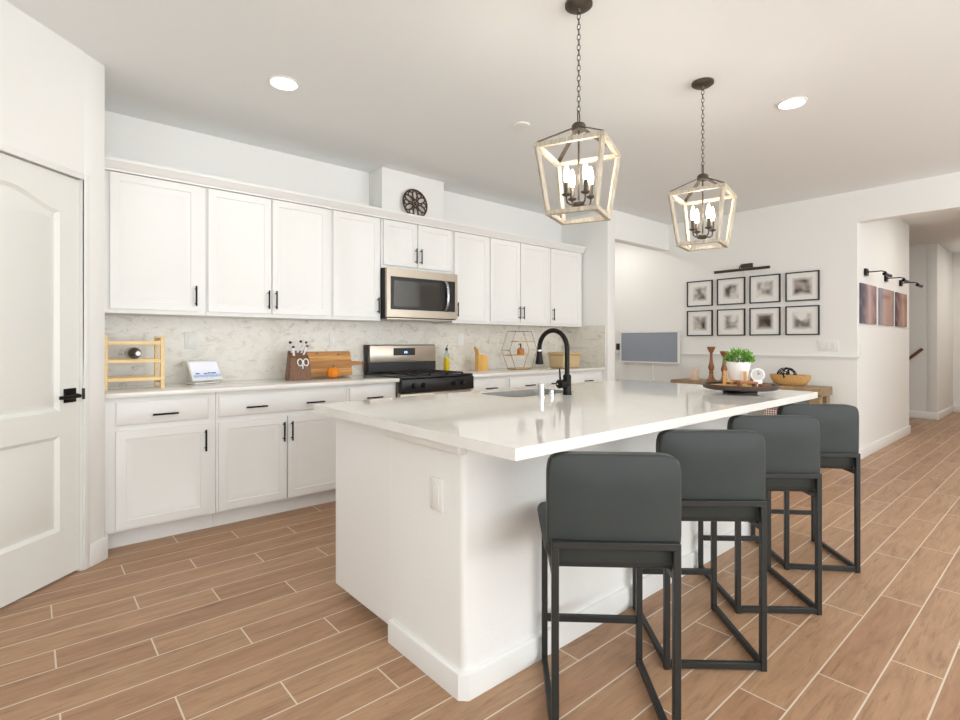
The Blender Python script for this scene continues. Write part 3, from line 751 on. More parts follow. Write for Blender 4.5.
# ================================================================== STOOLS
def make_stool(loc, rz, label):
    t = thing('bar_stool', label, 'bar stool', loc, rz, 'bar stools along the island')
    hw, hd, tb = 0.175, 0.216, 0.0108
    # seat cushion
    s = MB().box(-0.204, 0.204, -0.195, 0.222, 0.530, 0.612, 0.028, 4)
    for v in s.bm.verts:
        if v.co.z < 0.575: v.co.x *= 0.93
    link('seat', s, M['leather'], t)
    b = bmesh.new(); bmesh.ops.create_cube(b, size=1)
    bmesh.ops.subdivide_edges(b, edges=b.edges[:], cuts=8, use_grid_fill=True)
    for v in b.verts:
        x, y, z = v.co * 2
        n = 13.0
        k = (abs(x) ** n + abs(z) ** n) ** (1 / n); m = max(abs(x), abs(z))
        if k > 1e-6: f = m / k; x *= f; z *= f
        yy = y * (1 - 0.35 * max(0, m - 0.6) / 0.4)
        zz = 0.711 + z * 0.163
        wx = 0.197 if zz > 0.61 else 0.197 - 0.016 * (0.61 - zz) / 0.06
        v.co = Vector((x * wx, -0.172 + yy * 0.036 - 0.01 * (zz - 0.55), zz))
    bb = MB(); bb.join(b)
    bk = link('backrest', bb, M['leather'], t); sub = bk.modifiers.new('smooth', 'SUBSURF'); sub.levels = 1; sub.render_levels = 1
    bk.data.shade_smooth()
    link('back_rail', MB().box(-hw - tb, hw + tb, -hd - tb, -hd + tb, 0.602, 0.624, 0.002), M['stoolframe'], t)
    for sx in (-1, 1):
        link('leg', MB().box(sx * hw - tb, sx * hw + tb, -hd - tb, -hd + tb, 0.0, 0.603, 0.002), M['stoolframe'], t)
        link('leg', MB().box(sx * hw - tb, sx * hw + tb, hd - tb, hd + tb, 0.0, 0.535, 0.002), M['stoolframe'], t)
        link('floor_rail', MB().box(sx * hw - tb + 0.001, sx * hw + tb - 0.001, -hd + tb, hd - tb, 0.006, 0.030, 0.002), M['stoolframe'], t)
        link('seat_rail', MB().box(sx * hw - tb + 0.001, sx * hw + tb - 0.001, -hd + tb, hd - tb, 0.512, 0.535, 0.002), M['stoolframe'], t)
    link('rear_floor_rail', MB().box(-hw + tb, hw - tb, -hd - tb + 0.001, -hd + tb - 0.001, 0.006, 0.030, 0.002), M['stoolframe'], t)
    link('footrest', MB().box(-hw + tb, hw - tb, hd - tb + 0.001, hd + tb - 0.001, 0.160, 0.184, 0.002), M['stoolframe'], t)
    return t
st0 = make_stool((1.443, 1.050, 0), R(-43.8), 'dark grey padded bar stool nearest the camera, at the island corner')
dup(st0, (2.057, 1.050, 0), R(-42.5), 'dark grey padded bar stool second from the camera, behind the nearest stool')
dup(st0, (2.664, 1.048, 0), R(-43), 'dark grey padded bar stool third from the camera, second farthest from it')
dup(st0, (3.318, 1.053, 0), R(-47), 'dark grey padded bar stool farthest from the camera, below the counter tray')

# ================================================================== PENDANTS
def make_pendant(loc, rz, label):
    t = thing('lantern_pendant', label, 'pendant light', loc, rz, 'lantern pendants above the island')
    def z(a): return a - H
    link('canopy', MB().lathe([(0.062, z(H)), (0.062, z(H - 0.012)), (0.045, z(H - 0.024)), (0.012, z(H - 0.028)), (0.008, z(H - 0.045)), (0, z(H - 0.045))], 28), M['bronze'], t)
    mb = MB(); zz = H - 0.045; i = 0
    while zz > 2.262:
        L = 0.030; c = zz - L / 2; pts = []
        for k in range(12):
            a = 2 * math.pi * k / 12; u = 0.0075 * math.cos(a); v = (L / 2 - 0.0005) * math.sin(a)
            pts.append((u, 0, z(c) + v) if i % 2 else (0, u, z(c) + v))
        mb.tube(pts, 0.0018, 5, closed=True); zz -= L * 0.78; i += 1
    ch = link('chain', mb, M['bronze'], t)
    mb = MB().tube([(0.014, 0, z(2.194)), (0.015, 0, z(2.238)), (0.008, 0, z(2.254)), (-0.008, 0, z(2.254)), (-0.015, 0, z(2.238)), (-0.014, 0, z(2.194))], 0.003, 6)
    link('loop', mb, M['bronze'], t)
    link('hub', MB().lathe([(0.030, z(2.165)), (0.032, z(2.170)), (0.032, z(2.188)), (0.026, z(2.197)), (0, z(2.197))], 20), M['bronze'], t)
    T, B, hwid, wb = 2.076, 1.781, (0.156, 0.119), 0.0205
    tc = [(sx * (hwid[0] - wb / 2), sy * (hwid[0] - wb / 2), z(T)) for sx, sy in ((-1, -1), (1, -1), (1, 1), (-1, 1))]
    bc = [(sx * (hwid[1] - wb / 2), sy * (hwid[1] - wb / 2), z(B)) for sx, sy in ((-1, -1), (1, -1), (1, 1), (-1, 1))]
    mb = MB()
    for i in range(4):
        for A in (tc, bc):
            a, b = Vector(A[i]), Vector(A[(i + 1) % 4]); d = (b - a).normalized() * (wb / 2)
            t_ = MB(); x0, x1 = sorted((a.x, b.x)); y0, y1 = sorted((a.y, b.y))
            e = wb / 2 if x1 - x0 > y1 - y0 else -wb / 2 - 0.0003   # the bars along x carry the corners
            k_ = wb / 2
            if e > 0: mb.box(x0 - k_, x1 + k_, y0 - k_, y1 + k_, a.z - k_, a.z + k_, 0.001)
            else: mb.box(x0 - k_ + 0.0004, x1 + k_ - 0.0004, y0 + k_ + 0.0003, y1 - k_ - 0.0003, a.z - k_ + 0.0004, a.z + k_ - 0.0004, 0.001)
        mb.bar(Vector(tc[i]).lerp(Vector(bc[i]), 0.03), Vector(bc[i]).lerp(Vector(tc[i]), 0.03), wb * 0.9, wb * 0.9)
    link('cage_frame', mb, M['whitewash'], t)
    mb = MB()
    for c in tc: mb.bar((c[0] * 0.12, c[1] * 0.12, z(2.176)), (c[0] * 1.0, c[1] * 1.0, c[2] + 0.0135), 0.019, 0.005, 0)
    link('strap', mb, M['bronze'], t)
    link('stem', MB().bar((0, 0, z(2.17)), (0, 0, z(1.83)), 0.0045, round_=True), M['bronze'], t)
    ca = link('candle_hub', MB().lathe([(0, z(1.815)), (0.018, z(1.817)), (0.026, z(1.826)), (0.026, z(1.838)), (0.01, z(1.846)), (0, z(1.846))], 16), M['bronze'], t)
    for k in range(4):
        a = R(45 + 90 * k); cx, cy = math.cos(a), math.sin(a)
        pts = [(cx * r_, cy * r_, z(zq)) for r_, zq in ((0.02, 1.830), (0.045, 1.828), (0.058, 1.836), (0.062, 1.85), (0.062, 1.866))]
        link('arm', MB().tube(pts, 0.0042, 7), M['bronze'], t)
        cd = link('candle_sleeve', MB().lathe([(0.006, z(1.862)), (0.019, z(1.868)), (0.021, z(1.873)), (0.010, z(1.875)), (0.010, z(1.925)), (0, z(1.925))], 14, (cx * 0.062, cy * 0.062, 0)), M['bronze'], t)
        link('bulb', MB().lathe([(0.008, z(1.925)), (0.0125, z(1.942)), (0.0140, z(1.958)), (0.011, z(1.982)), (0.006, z(2.005)), (0, z(2.012))], 14, (cx * 0.062, cy * 0.062, 0)), M['bulb'], cd)
    return t
p0 = make_pendant((1.890, 1.503, H), R(22), 'whitewashed open lantern pendant nearer the camera, hanging over the island')
dup(p0, (3.022, 1.480, H), R(12), 'whitewashed open lantern pendant farther from the camera, in front of gallery wall')
for x, y in ((1.890, 1.503), (3.022, 1.480)):
    d = bpy.data.lights.new('pendant_glow', 'POINT'); d.energy = 7; d.color = (1.0, 0.93, 0.84); d.shadow_soft_size = 0.07
    o = bpy.data.objects.new('pendant_glow', d); C.objects.link(o); o.location = (x, y, 1.975)

def downlight(x, y, label):
    t = thing('recessed_downlight', label, 'ceiling light', (x, y, H), 0, 'recessed ceiling lights')
    link('trim_ring', MB().lathe([(0.088, 0), (0.088, -0.005), (0.078, -0.009), (0.070, -0.004), (0.070, 0)], 32), M['white_plastic'], t)
    link('lens', MB().lathe([(0.070, -0.001), (0.069, -0.006), (0, -0.007)], 32), M['lens'], t)
downlight(1.145, 3.109, 'lit round recessed ceiling light above the wine rack side of the kitchen')
downlight(3.717, 1.232, 'lit round recessed ceiling light to the right of the farther pendant')
single('smoke_detector', MB().lathe([(0.060, H), (0.060, H - 0.004), (0.055, H - 0.010), (0.02, H - 0.013), (0, H - 0.013)][::-1], 28, (2.64, 2.61, 0)), M['white_plastic'], 'round white smoke detector on the ceiling left of the nearer pendant', 'smoke detector', at=(2.64, 2.61, H))

# ================================================================== GALLERY WALL
cols = [3.152, 2.768, 2.388, 2.006]
names_c = ['first', 'second', 'third', 'fourth']
tones = {(0, 0): ((96, 90, 84), (206, 202, 196)), (0, 1): ((84, 80, 74), (212, 208, 202)), (0, 2): ((110, 104, 98), (216, 212, 206)), (0, 3): ((58, 46, 40), (176, 166, 158)),
         (1, 0): ((66, 60, 54), (196, 190, 182)), (1, 1): ((126, 122, 116), (226, 223, 218)), (1, 2): ((60, 50, 44), (130, 118, 108)), (1, 3): ((120, 120, 112), (232, 230, 226))}
desc = {(0, 0): 'grey centre', (0, 1): 'two dark smudges low in its centre', (0, 2): 'ring-like grey centre', (0, 3): 'dark brown square centre',
        (1, 0): 'dark centre', (1, 1): 'very pale grey centre', (1, 2): 'darkest solid centre', (1, 3): 'pale white and faint grey centre'}
for r_ in range(2):
    zc = (1.812, 1.441)[r_]
    for c_ in range(4):
        yc = cols[c_]; hw = 0.164
        t = thing('framed_photo', 'black framed photo, %s row, %s from left, %s' % (('top', 'bottom')[r_], names_c[c_], desc[(r_, c_)]), 'picture frame', (6.368, yc, zc), 0, 'framed photos on the gallery wall')
        link('frame', slab_holes(rect(-hw, hw, -hw * 0.97, hw * 0.97), [rect(-hw + 0.012, hw - 0.012, -hw * 0.97 + 0.012, hw * 0.97 - 0.012)], lambda u, v, d: Vector((d, u, v)), -0.022, 0.0), M['dark'], t)
        dk, lt = tones[(r_, c_)]
        link('print', MB().box(-0.012, -0.002, -hw + 0.011, hw - 0.011, -hw * 0.97 + 0.011, hw * 0.97 - 0.011),
             m_print('soft_photo', 1 + r_ * 4 + c_ * 1.37, dk, lt, half=0.100 if c_ != 3 else 0.105, soft=0.045), t)
t = thing('picture_light', 'slim bronze bar picture light above the framed photos', 'picture light', (6.37, 2.63, 2.09))
link('mount', MB().box(6.35, 6.37, 2.52, 2.65, 2.075, 2.125, 0.003, 1), M['bronze'], t, world=True)
link('arm', MB().tube([(6.355, 2.63, 2.10), (6.30, 2.63, 2.10), (6.27, 2.63, 2.075), (6.268, 2.63, 2.05)], 0.008, 8), M['bronze'], t, world=True)
link('lamp_bar', MB().bar((6.262, 2.30, 2.045), (6.262, 2.92, 2.045), 0.0165, round_=True, seg=14), M['bronze'], t, world=True)
single('cord_cover', MB().box(6.364, 6.37, 2.612, 2.63, 1.99, 2.076), M['trim'], 'narrow white cord cover below the bar picture light', 'cord cover')
t = thing('wall_screen', 'white framed flat screen, switched off, on the wall left of framed photos', 'television', (6.36, 3.85, 0.922))
link('bezel', slab_holes(rect(3.407, 4.292, 0.922, 1.352), [rect(3.427, 4.272, 0.942, 1.332)], lambda u, v, d: Vector((d, u, v)), 6.315, 6.345), M['white_plastic'], t, world=True)
link('screen', MB().box(6.320, 6.344, 3.427, 4.272, 0.942, 1.332), M['screen'], t, world=True)
link('rear_housing', MB().box(6.342, 6.371, 3.5, 4.2, 1.0, 1.28), M['dark'], t, world=True)
single('cord_cover', MB().box(6.356, 6.369, 3.80, 3.84, 0.11, 0.93, 0.002), M['trim'], 'long white cord cover running down below the white framed screen', 'cord cover')

# hall canvases and swing lamps
cst = [[(0.0, lin(86, 84, 100)), (0.3, lin(120, 108, 116)), (0.55, lin(196, 170, 158)), (0.8, lin(150, 122, 124)), (1.0, lin(110, 96, 104))],
       [(0.0, lin(150, 140, 152)), (0.3, lin(176, 162, 160)), (0.55, lin(190, 140, 116)), (0.8, lin(168, 146, 140)), (1.0, lin(120, 112, 116))],
       [(0.0, lin(96, 78, 86)), (0.3, lin(132, 102, 104)), (0.6, lin(198, 160, 142)), (0.85, lin(158, 122, 112)), (1.0, lin(120, 96, 100))]]
lb = ['nearest the room, dark grey left side', 'middle one, pale lilac', 'farthest, dark mauve left side']
for i, x in enumerate((6.745, 7.520, 8.262)):
    hw = (0.300, 0.320, 0.280)[i]
    t = thing('canvas_print', 'unframed blurred canvas portrait on the hall wall, %s' % lb[i], 'wall art', (x, 1.512, 1.606), 0, 'canvas portraits in the hallway')
    link('canvas', MB().box(-hw, hw, -0.018, 0, -0.208, 0.208, 0.002), m_canvas('soft_portrait', i + 1, cst[i]), t)
sw = None
ll = ['above the nearest hall canvas', 'above the middle hall canvas', 'above the farthest hall canvas']
for i, x in enumerate((6.66, 7.50, 8.24)):
    lab = 'small black arm picture light ' + ll[i]
    if sw is None:
        sw = thing('swing_picture_light', lab, 'picture light', (x, 1.512, 1.94), 0, 'picture lights in the hallway')
        link('mount', MB().box(-0.045, 0.045, -0.024, 0, -0.036, 0.036, 0.002), M['black'], sw)
        link('arm', MB().tube([(0, -0.01, 0.0), (0, -0.14, 0.0), (0, -0.175, -0.012), (0, -0.19, -0.035)], 0.006, 8), M['black'], sw)
        link('lamp_head', MB().bar((-0.13, -0.19, -0.045), (0.13, -0.19, -0.045), 0.017, round_=True), M['black'], sw)
    else: dup(sw, (x, 1.512, 1.94), 0, lab)
t = thing('stair_handrail', 'brown wooden handrail on the stair wall beyond the hall canvases', 'handrail', (10.6, 2.0, 0.8))
link('rail', MB().bar((10.585, 1.66, 1.10), (10.585, 2.7, 0.12), 0.022, round_=True), M['woodbrown'], t, world=True)
for y, z_ in ((1.85, 0.92), (2.45, 0.355)):
    link('bracket', MB().bar((10.585, y, z_ - 0.01), (10.652, y, z_ - 0.05), 0.007, round_=True), M['black'], t, world=True)

# ------------------------------------------------------------------ console table and what stands on it
t = thing('console_table', 'rustic brown wooden console table with thick top against the gallery wall', 'table', (6.16, 2.52, 0))
link('tabletop', MB().box(5.975, 6.33, 1.715, 3.335, 0.655, 0.745, 0.006, 2), M['console'], t, world=True)
for y0, y1 in ((1.735, 1.835), (3.215, 3.315)):
    for x0, x1 in ((5.99, 6.09), (6.215, 6.315)):
        link('leg', MB().box(x0, x1, y0, y1, 0, 0.656, 0.004), M['console'], t, world=True)
link('lower_shelf', MB().box(6.0, 6.30, 1.80, 3.25, 0.12, 0.155, 0.003), M['console'], t, world=True)
TZ = 0.745
def candlestick(x, y, h, label):
    pr = [(0.052, 0), (0.052, 0.014), (0.038, 0.022), (0.024, 0.05), (0.018, 0.09), (0.026, 0.10), (0.016, 0.112), (0.030, 0.15), (0.030, 0.17), (0.018, 0.22), (0.013, 0.29), (0.014, 0.33), (0.024, 0.345), (0.040, 0.385), (0.042, 0.40), (0, 0.40)]
    k = h / 0.40
    return single('candlestick', MB().lathe([(r * 1.12, TZ + z * k) for r, z in pr], 20, (x, y, 0)), M['woodred'], label, 'candlestick', 'turned wooden candlesticks')
candlestick(6.10, 2.885, 0.405, 'taller turned reddish wood candlestick on the console table')
candlestick(6.08, 2.725, 0.355, 'shorter turned reddish wood candlestick just left of the potted plant')
t = thing('candle_holder', 'small square pale pink candle block left of the two candlesticks', 'candle', (6.12, 3.095, TZ))
link('block', MB().box(-0.038, 0.038, -0.038, 0.038, 0, 0.128, 0.004, 2), M['candle'], t)
link('wick', MB().bar((0, 0, 0.126), (0, 0, 0.14), 0.0015, round_=True), M['dark'], t)
# dough bowl
mb = MB(); A = []
prof = [(0.55, 0.0), (0.80, 0.02), (0.95, 0.07), (1.0, 0.115), (0.90, 0.115), (0.84, 0.07), (0.66, 0.03), (0.0, 0.022)]
mb.lathe([(r, z) for r, z in prof], 32, (0, 0, 0), sx=0.085, sy=0.200)
bowl = single('dough_bowl', mb.rot(Matrix.Translation((6.13, 2.050, TZ))), M['woodtan'], 'oblong light wooden dough bowl on the right half of console table', 'bowl')
mb = MB()
for ax, ph, tl in ((0, 0, 0), (0, 60, 0.5), (1, 20, 0.3), (1, 80, -0.4), (2, 0, 0.9), (0, 120, -0.6), (2, 50, 0.35)):
    m_ = Matrix.Rotation(R(ph), 3, 'Z') @ Matrix.Rotation(R(90) * (ax < 2) + tl, 3, 'X')
    mb.tube([m_ @ Vector((0.082 * math.cos(2 * math.pi * k / 28), 0.082 * math.sin(2 * math.pi * k / 28), 0)) for k in range(28)], 0.0048, 6, closed=True)
mb.rot(Matrix.Translation((6.13, 2.085, TZ + 0.107)) @ Matrix.Diagonal((1, 1.12, 1, 1)))
single('wire_ball', mb, M['black'], 'black bent wire ball ornament lying in the wooden dough bowl', 'ornament')
t = thing('storage_basket', 'white basket with dark red diamond pattern under the console table', 'basket', (6.15, 2.08, 0.1555))
link('basket_body', MB().box(-0.13, 0.13, -0.20, 0.20, 0, 0.34, 0.02, 3), M['pattern'], t)
for s in (-1, 1): link('handle', MB().tube([(-0.04, s * 0.2, 0.28), (-0.03, s * 0.225, 0.31), (0.03, s * 0.225, 0.31), (0.04, s * 0.2, 0.28)], 0.006, 6), M['woodbrown'], t)

# ------------------------------------------------------------------ tray on the island
TX, TY = 3.097, 1.297; TT = 0.951
t = thing('turntable_tray', 'large dark wooden round turntable tray on the far end of the island', 'tray', (TX, TY, 0.914))
link('base', MB().lathe([(0.090, 0), (0.090, 0.008), (0.080, 0.014), (0.080, 0.0225), (0, 0.0225)], 40), M['black'], t)
link('tray', MB().lathe([(0.181, 0.0225), (0.196, 0.028), (0.200, 0.045), (0.196, 0.052), (0.187, 0.050), (0.183, 0.037), (0, 0.037)], 56), M['wooddark'], t)
link('inner_face', MB().lathe([(0.181, 0.0365), (0.181, 0.0375), (0, 0.0375)], 48), M['woodtan'], t)
PX, PY = 3.190, 1.345
t = thing('plant_stand', 'light wooden plant stand holding the white pot on the dark tray', 'plant stand', (PX, PY, TT + 0.0005))
for k in range(4):
    a = R(-41 + 90 * k); c, s = math.cos(a) * 0.078, math.sin(a) * 0.078
    link('leg', MB().bar((c * 1.06, s * 1.06, 0), (c, s, 0.085), 0.016, 0.016, a), M['woodtan'], t)
link('cross_bar', MB().bar((0.077 * math.cos(R(-41)), 0.077 * math.sin(R(-41)), 0.022), (-0.077 * math.cos(R(-41)), -0.077 * math.sin(R(-41)), 0.022), 0.012), M['woodtan'], t)
link('cross_bar', MB().bar((0.077 * math.cos(R(49)), 0.077 * math.sin(R(49)), 0.022), (-0.077 * math.cos(R(49)), -0.077 * math.sin(R(49)), 0.022), 0.012), M['woodtan'], t)
t = thing('potted_plant', 'bushy bright green plant in a white tapered pot on the tray', 'plant', (PX, PY, TT + 0.03))
link('pot', MB().lathe([(0.0, 0), (0.046, 0), (0.050, 0.004), (0.067, 0.105), (0.064, 0.108), (0.061, 0.10), (0.0, 0.098)], 32), M['ceramic'], t)
link('soil', MB().lathe([(0.061, 0.0985), (0.061, 0.101), (0, 0.102)], 20), M['soil'], t)
mb = MB(); rnd = random.Random(3)
for i in range(520):
    th = rnd.uniform(0, 2 * math.pi); ph = math.acos(rnd.uniform(-0.15, 1)); rr_ = rnd.uniform(0.45, 1.0)
    p = Vector((0.010 + 0.076 * rr_ * math.sin(ph) * math.cos(th), 0.076 * rr_ * math.sin(ph) * math.sin(th), 0.115 + 0.068 * rr_ * math.cos(ph)))
    d = Vector((math.sin(ph) * math.cos(th), math.sin(ph) * math.sin(th), math.cos(ph) + rnd.uniform(-.3, .5))).normalized()
    sd = d.cross(Vector((rnd.uniform(-1, 1), rnd.uniform(-1, 1), rnd.uniform(-1, 1)))).normalized() * rnd.uniform(0.005, 0.008)
    L = rnd.uniform(0.014, 0.024); up = d.cross(sd).normalized() * 0.002
    vs = [mb.bm.verts.new(q_) for q_ in (p, p + d * L * 0.5 + sd + up, p + d * L, p + d * L * 0.5 - sd + up)]
    mb.bm.faces.new(vs[:3]); mb.bm.faces.new((vs[0], vs[2], vs[3]))
link('foliage', mb, M['leaf'], t)
mb = MB()
for k in range(14):
    a = 2 * math.pi * k / 14; mb.tube([(0.02 * math.cos(a), 0.02 * math.sin(a), 0.098), (0.05 * math.cos(a), 0.05 * math.sin(a), 0.14)], 0.0015, 5)
link('stems', mb, M['leaf'], t)
# small round clock on a stand, facing the camera
CX, CY = 3.222, 1.250
t = thing('table_clock', 'small round white dial clock beside the white plant pot', 'clock', (CX, CY, TT + 0.0005), R(-58))
link('stand', MB().box(-0.024, 0.024, -0.012, 0.016, 0, 0.030, 0.003, 2), M['ceramic'], t)
mb = MB().bar((0, -0.010, 0.064), (0, 0.010, 0.064), 0.038, round_=True, seg=32)
cb = link('case', mb, M['ceramic'], t)
link('dial', MB().bar((0, -0.0115, 0.064), (0, -0.0095, 0.064), 0.031, round_=True, seg=32), plain('dial_grey', (205, 203, 198), 0.4), cb)
link('hands', MB().bar((0, -0.0125, 0.062), (0.001, -0.0125, 0.085), 0.0025).bar((0, -0.0125, 0.064), (0.012, -0.0125, 0.073), 0.0025), M['dark'], cb)
# small riser bench and bead string at the tray's front
t = thing('wooden_riser', 'small reddish wooden riser bench on the front of the dark tray', 'riser', (2.985, 1.212, TT + 0.0005), R(-40))
link('top', MB().box(-0.050, 0.050, -0.024, 0.024, 0.026, 0.036, 0.003, 2), M['woodred'], t)
for sx in (-0.041, 0.041): link('leg', MB().box(sx - 0.006, sx + 0.006, -0.02, 0.02, 0, 0.027, 0.002), M['woodred'], t)
mb = MB()
for k in range(24):
    a = 2 * math.pi * k / 24
    p = Vector((3.140 + 0.044 * math.cos(a) + 0.006 * math.sin(3 * a), 1.180 + 0.022 * math.sin(a), TT + 0.0105))
    tt = bmesh.new(); bmesh.ops.create_icosphere(tt, subdivisions=2, radius=0.0085); mb.join(tt, Matrix.Translation(p))
single('bead_garland', mb, M['woodbrown'], 'loop of dark brown wooden beads on the tray right of the riser', 'beads')

# ================================================================== THINGS ON THE WALL COUNTER
CT = 0.914
# wine rack
t = thing('wine_rack', 'pale pine wine rack with three tiers at the left end of counter', 'wine rack', (0.49, 3.93, CT))
for x in (0.345, 0.640):
    for y in (3.835, 4.035):
        link('post', MB().box(x - 0.011, x + 0.011, y - 0.011, y + 0.011, CT, 1.247, 0.002), M['woodlight'], t, world=True)
for z_ in (0.975, 1.088, 1.200):
    for y in (3.835, 4.035):
        link('rail', MB().box(0.355, 0.630, y - 0.008, y + 0.008, z_ - 0.011, z_ + 0.011, 0.002), M['woodlight'], t, world=True)
for x in (0.345, 0.640):
    for z_ in (0.955, 1.225): link('cross_bar', MB().box(x - 0.009, x + 0.009, 3.846, 4.024, z_ - 0.009, z_ + 0.009, 0.002), M['woodlight'], t, world=True)
t = thing('wine_bottle', 'dark wine bottle with pale capsule end lying in the pine rack', 'bottle', (0.50, 3.80, 1.099))
mb = MB().lathe([(0.0, 0), (0.034, 0.0), (0.037, 0.006), (0.037, 0.17), (0.030, 0.20), (0.015, 0.225), (0.0145, 0.25), (0, 0.25)], 24)
mb.rot(Matrix.Translation((0.50, 4.06, 1.099 + 0.037)) @ Matrix.Rotation(R(90), 4, 'X'))
link('body', mb, plain('dark_bottle_glass', (26, 18, 16), 0.12, coat=0.5), t, world=True)
mb = MB().bar((0.50, 3.815, 1.136), (0.50, 3.755, 1.136), 0.016, round_=True, seg=18)
link('capsule', mb, plain('dark_foil', (40, 26, 22), 0.3), t, world=True)
link('capsule_end', MB().bar((0.50, 3.755, 1.136), (0.50, 3.753, 1.136), 0.0135, round_=True, seg=18), M['ceramic'], t, world=True)

# smart display
t = thing('smart_display', 'white smart display showing a pale picture, tilted back on the counter', 'smart display', (0.940, 4.06, CT), R(18))
til = Matrix.Translation((0, -0.045, 0.024)) @ Matrix.Rotation(R(-30), 4, 'X')
link('foot', MB().box(-0.09, 0.09, -0.03, 0.085, 0, 0.012, 0.004, 2).box(-0.08, 0.08, 0.0, 0.075, 0.012, 0.075, 0.01, 2), M['white_plastic'], t)
link('bezel', MB().box(-0.112, 0.112, 0, 0.014, 0, 0.158, 0.005, 2).rot(til), M['white_plastic'], t)
sc_ = link('screen', MB().box(-0.098, 0.098, -0.0008, 0.002, 0.016, 0.144).rot(til), M['display'], t)
mb = MB()
for x0, x1, z_ in ((-0.078, -0.052, 0.055), (-0.02, 0.0, 0.052), (0.006, 0.03, 0.056), (0.034, 0.068, 0.055)): mb.box(x0, x1, -0.0016, -0.0006, z_ - 0.004, z_ + 0.004)
link('screen_text', mb.rot(til), plain('display_text', (70, 76, 96), 0.4), sc_)

# knife block with white handled knives and scissors
t = thing('knife_block', 'dark brown wooden knife block with white handled knives and scissors', 'knife block', (1.590, 4.01, CT), R(-8))
mb = MB(); bm = mb.bm
prof = [(-0.085, 0), (0.055, 0), (0.085, 0.205), (-0.035, 0.235 * 0.86)]
prof = [(-0.070, 0), (0.075, 0), (0.060, 0.225), (-0.040, 0.165)]
A = [bm.verts.new((-0.062 - 0.0 * y, y, z_)) for y, z_ in prof]; B = [bm.verts.new((0.062, y, z_)) for y, z_ in prof]
for v in A + B: v.co.x *= (1.40 - 1.3 * v.co.z)
for i in range(4): bm.faces.new((A[i], A[(i + 1) % 4], B[(i + 1) % 4], B[i]))
bm.faces.new(A[::-1]); bm.faces.new(B); bmesh.ops.bevel(bm, geom=bm.edges[:], offset=0.004, segments=2, affect='EDGES')
link('block', mb, M['woodbrown'], t)
for i, (x, y, L) in enumerate(((-0.034, 0.0, 0.085), (-0.036, 0.035, 0.1), (0.0, 0.04, 0.105), (0.026, 0.035, 0.1), (0.038, 0.01, 0.085))):
    z_ = 0.165 + (y + 0.04) * 0.6
    dx = (-0.12, -0.25, 0.22, 0.38, 0.34)[i]
    a = Vector((x, y, z_ - 0.015)); b = a + Vector((dx * L, -0.25 * L, L))
    h_ = link('knife_handle', MB().bar(a, b, 0.017, 0.011), M['ceramic'], t)
    link('rivet_band', MB().bar(a.lerp(b, 0.86), a.lerp(b, 1.01), 0.018, 0.012), M['dark'], h_)
mb = MB()
for s in (-1, 1):
    mb.tube([(0.018 + s * 0.022 + 0.019 * math.cos(2 * math.pi * k / 18), -0.068 + 0.02 * math.sin(2 * math.pi * k / 18) * 0.3, 0.135 + 0.026 * math.sin(2 * math.pi * k / 18)) for k in range(18)], 0.0045, 6, closed=True)
mb.bar((0.018, -0.064, 0.115), (0.018, -0.058, 0.085), 0.010, 0.004)
link('scissor_handles', mb, M['ceramic'], t)

# cutting board leaning on the backsplash
t = thing('cutting_board', 'long striped wooden paddle board leaning on backsplash behind the pumpkin', 'cutting board', (1.87, 4.19, CT))
ol = rrect(1.575, 2.135, 0.0, 0.212, 0.016, 4)
n0 = len(ol)
# paddle outline with handle
out = [(1.660, 0.0), (2.125, 0.0), (2.135, 0.010), (2.135, 0.078), (2.145, 0.086), (2.25, 0.092), (2.263, 0.105), (2.25, 0.118), (2.145, 0.124), (2.135, 0.132), (2.135, 0.202), (2.125, 0.212), (1.660, 0.212), (1.650, 0.202), (1.650, 0.010)]
hole = [(2.243 + 0.006 * math.cos(2 * math.pi * k / 10), 0.105 + 0.006 * math.sin(2 * math.pi * k / 10)) for k in range(10)]
lean = lambda u, v, d: Vector((u, 4.175 + v * 0.22 + d, CT + 0.004 + v * 0.976))
link('board', slab_holes(out, [hole], lean, 0.0, 0.018), M['board'], t, world=True)
mb = MB()
for x, z_ in ((1.83, 0.198), (2.02, 0.186)): mb.lathe([(0.0, 0), (0.011, 0.0), (0.0, 0.001)], 10, (0, 0, 0)) if False else mb.box(x - 0.010, x + 0.010, 4.1735 + z_ * 0.22, 4.176 + z_ * 0.22, CT + z_ * 0.976 - 0.004, CT + z_ * 0.976 + 0.006)
link('knot', mb, M['woodbrown'], t, world=True)
link('hanging_loop', MB().tube([(2.243, 4.19, 1.018), (2.252, 4.178, 1.0), (2.246, 4.172, 0.965), (2.236, 4.172, 0.945), (2.238, 4.178, 0.97), (2.243, 4.19, 1.01)], 0.0025, 6), M['red'], t, world=True)
# pumpkin
t = thing('pumpkin', 'small bright orange pumpkin in front of the cutting board', 'pumpkin', (1.880, 4.02, CT))
link('fruit', MB().lathe([(0, 0.010), (0.02, 0.002), (0.038, 0.006), (0.052, 0.025), (0.054, 0.045), (0.044, 0.070), (0.024, 0.084), (0.008, 0.078), (0, 0.076)], 64, rib=0.09, nrib=8), M['pumpkin'], t)
link('stalk', MB().tube([(0, 0, 0.074), (0.002, 0, 0.092), (0.010, 0, 0.104)], [0.008, 0.006, 0.005], 7), M['stalk'], t)
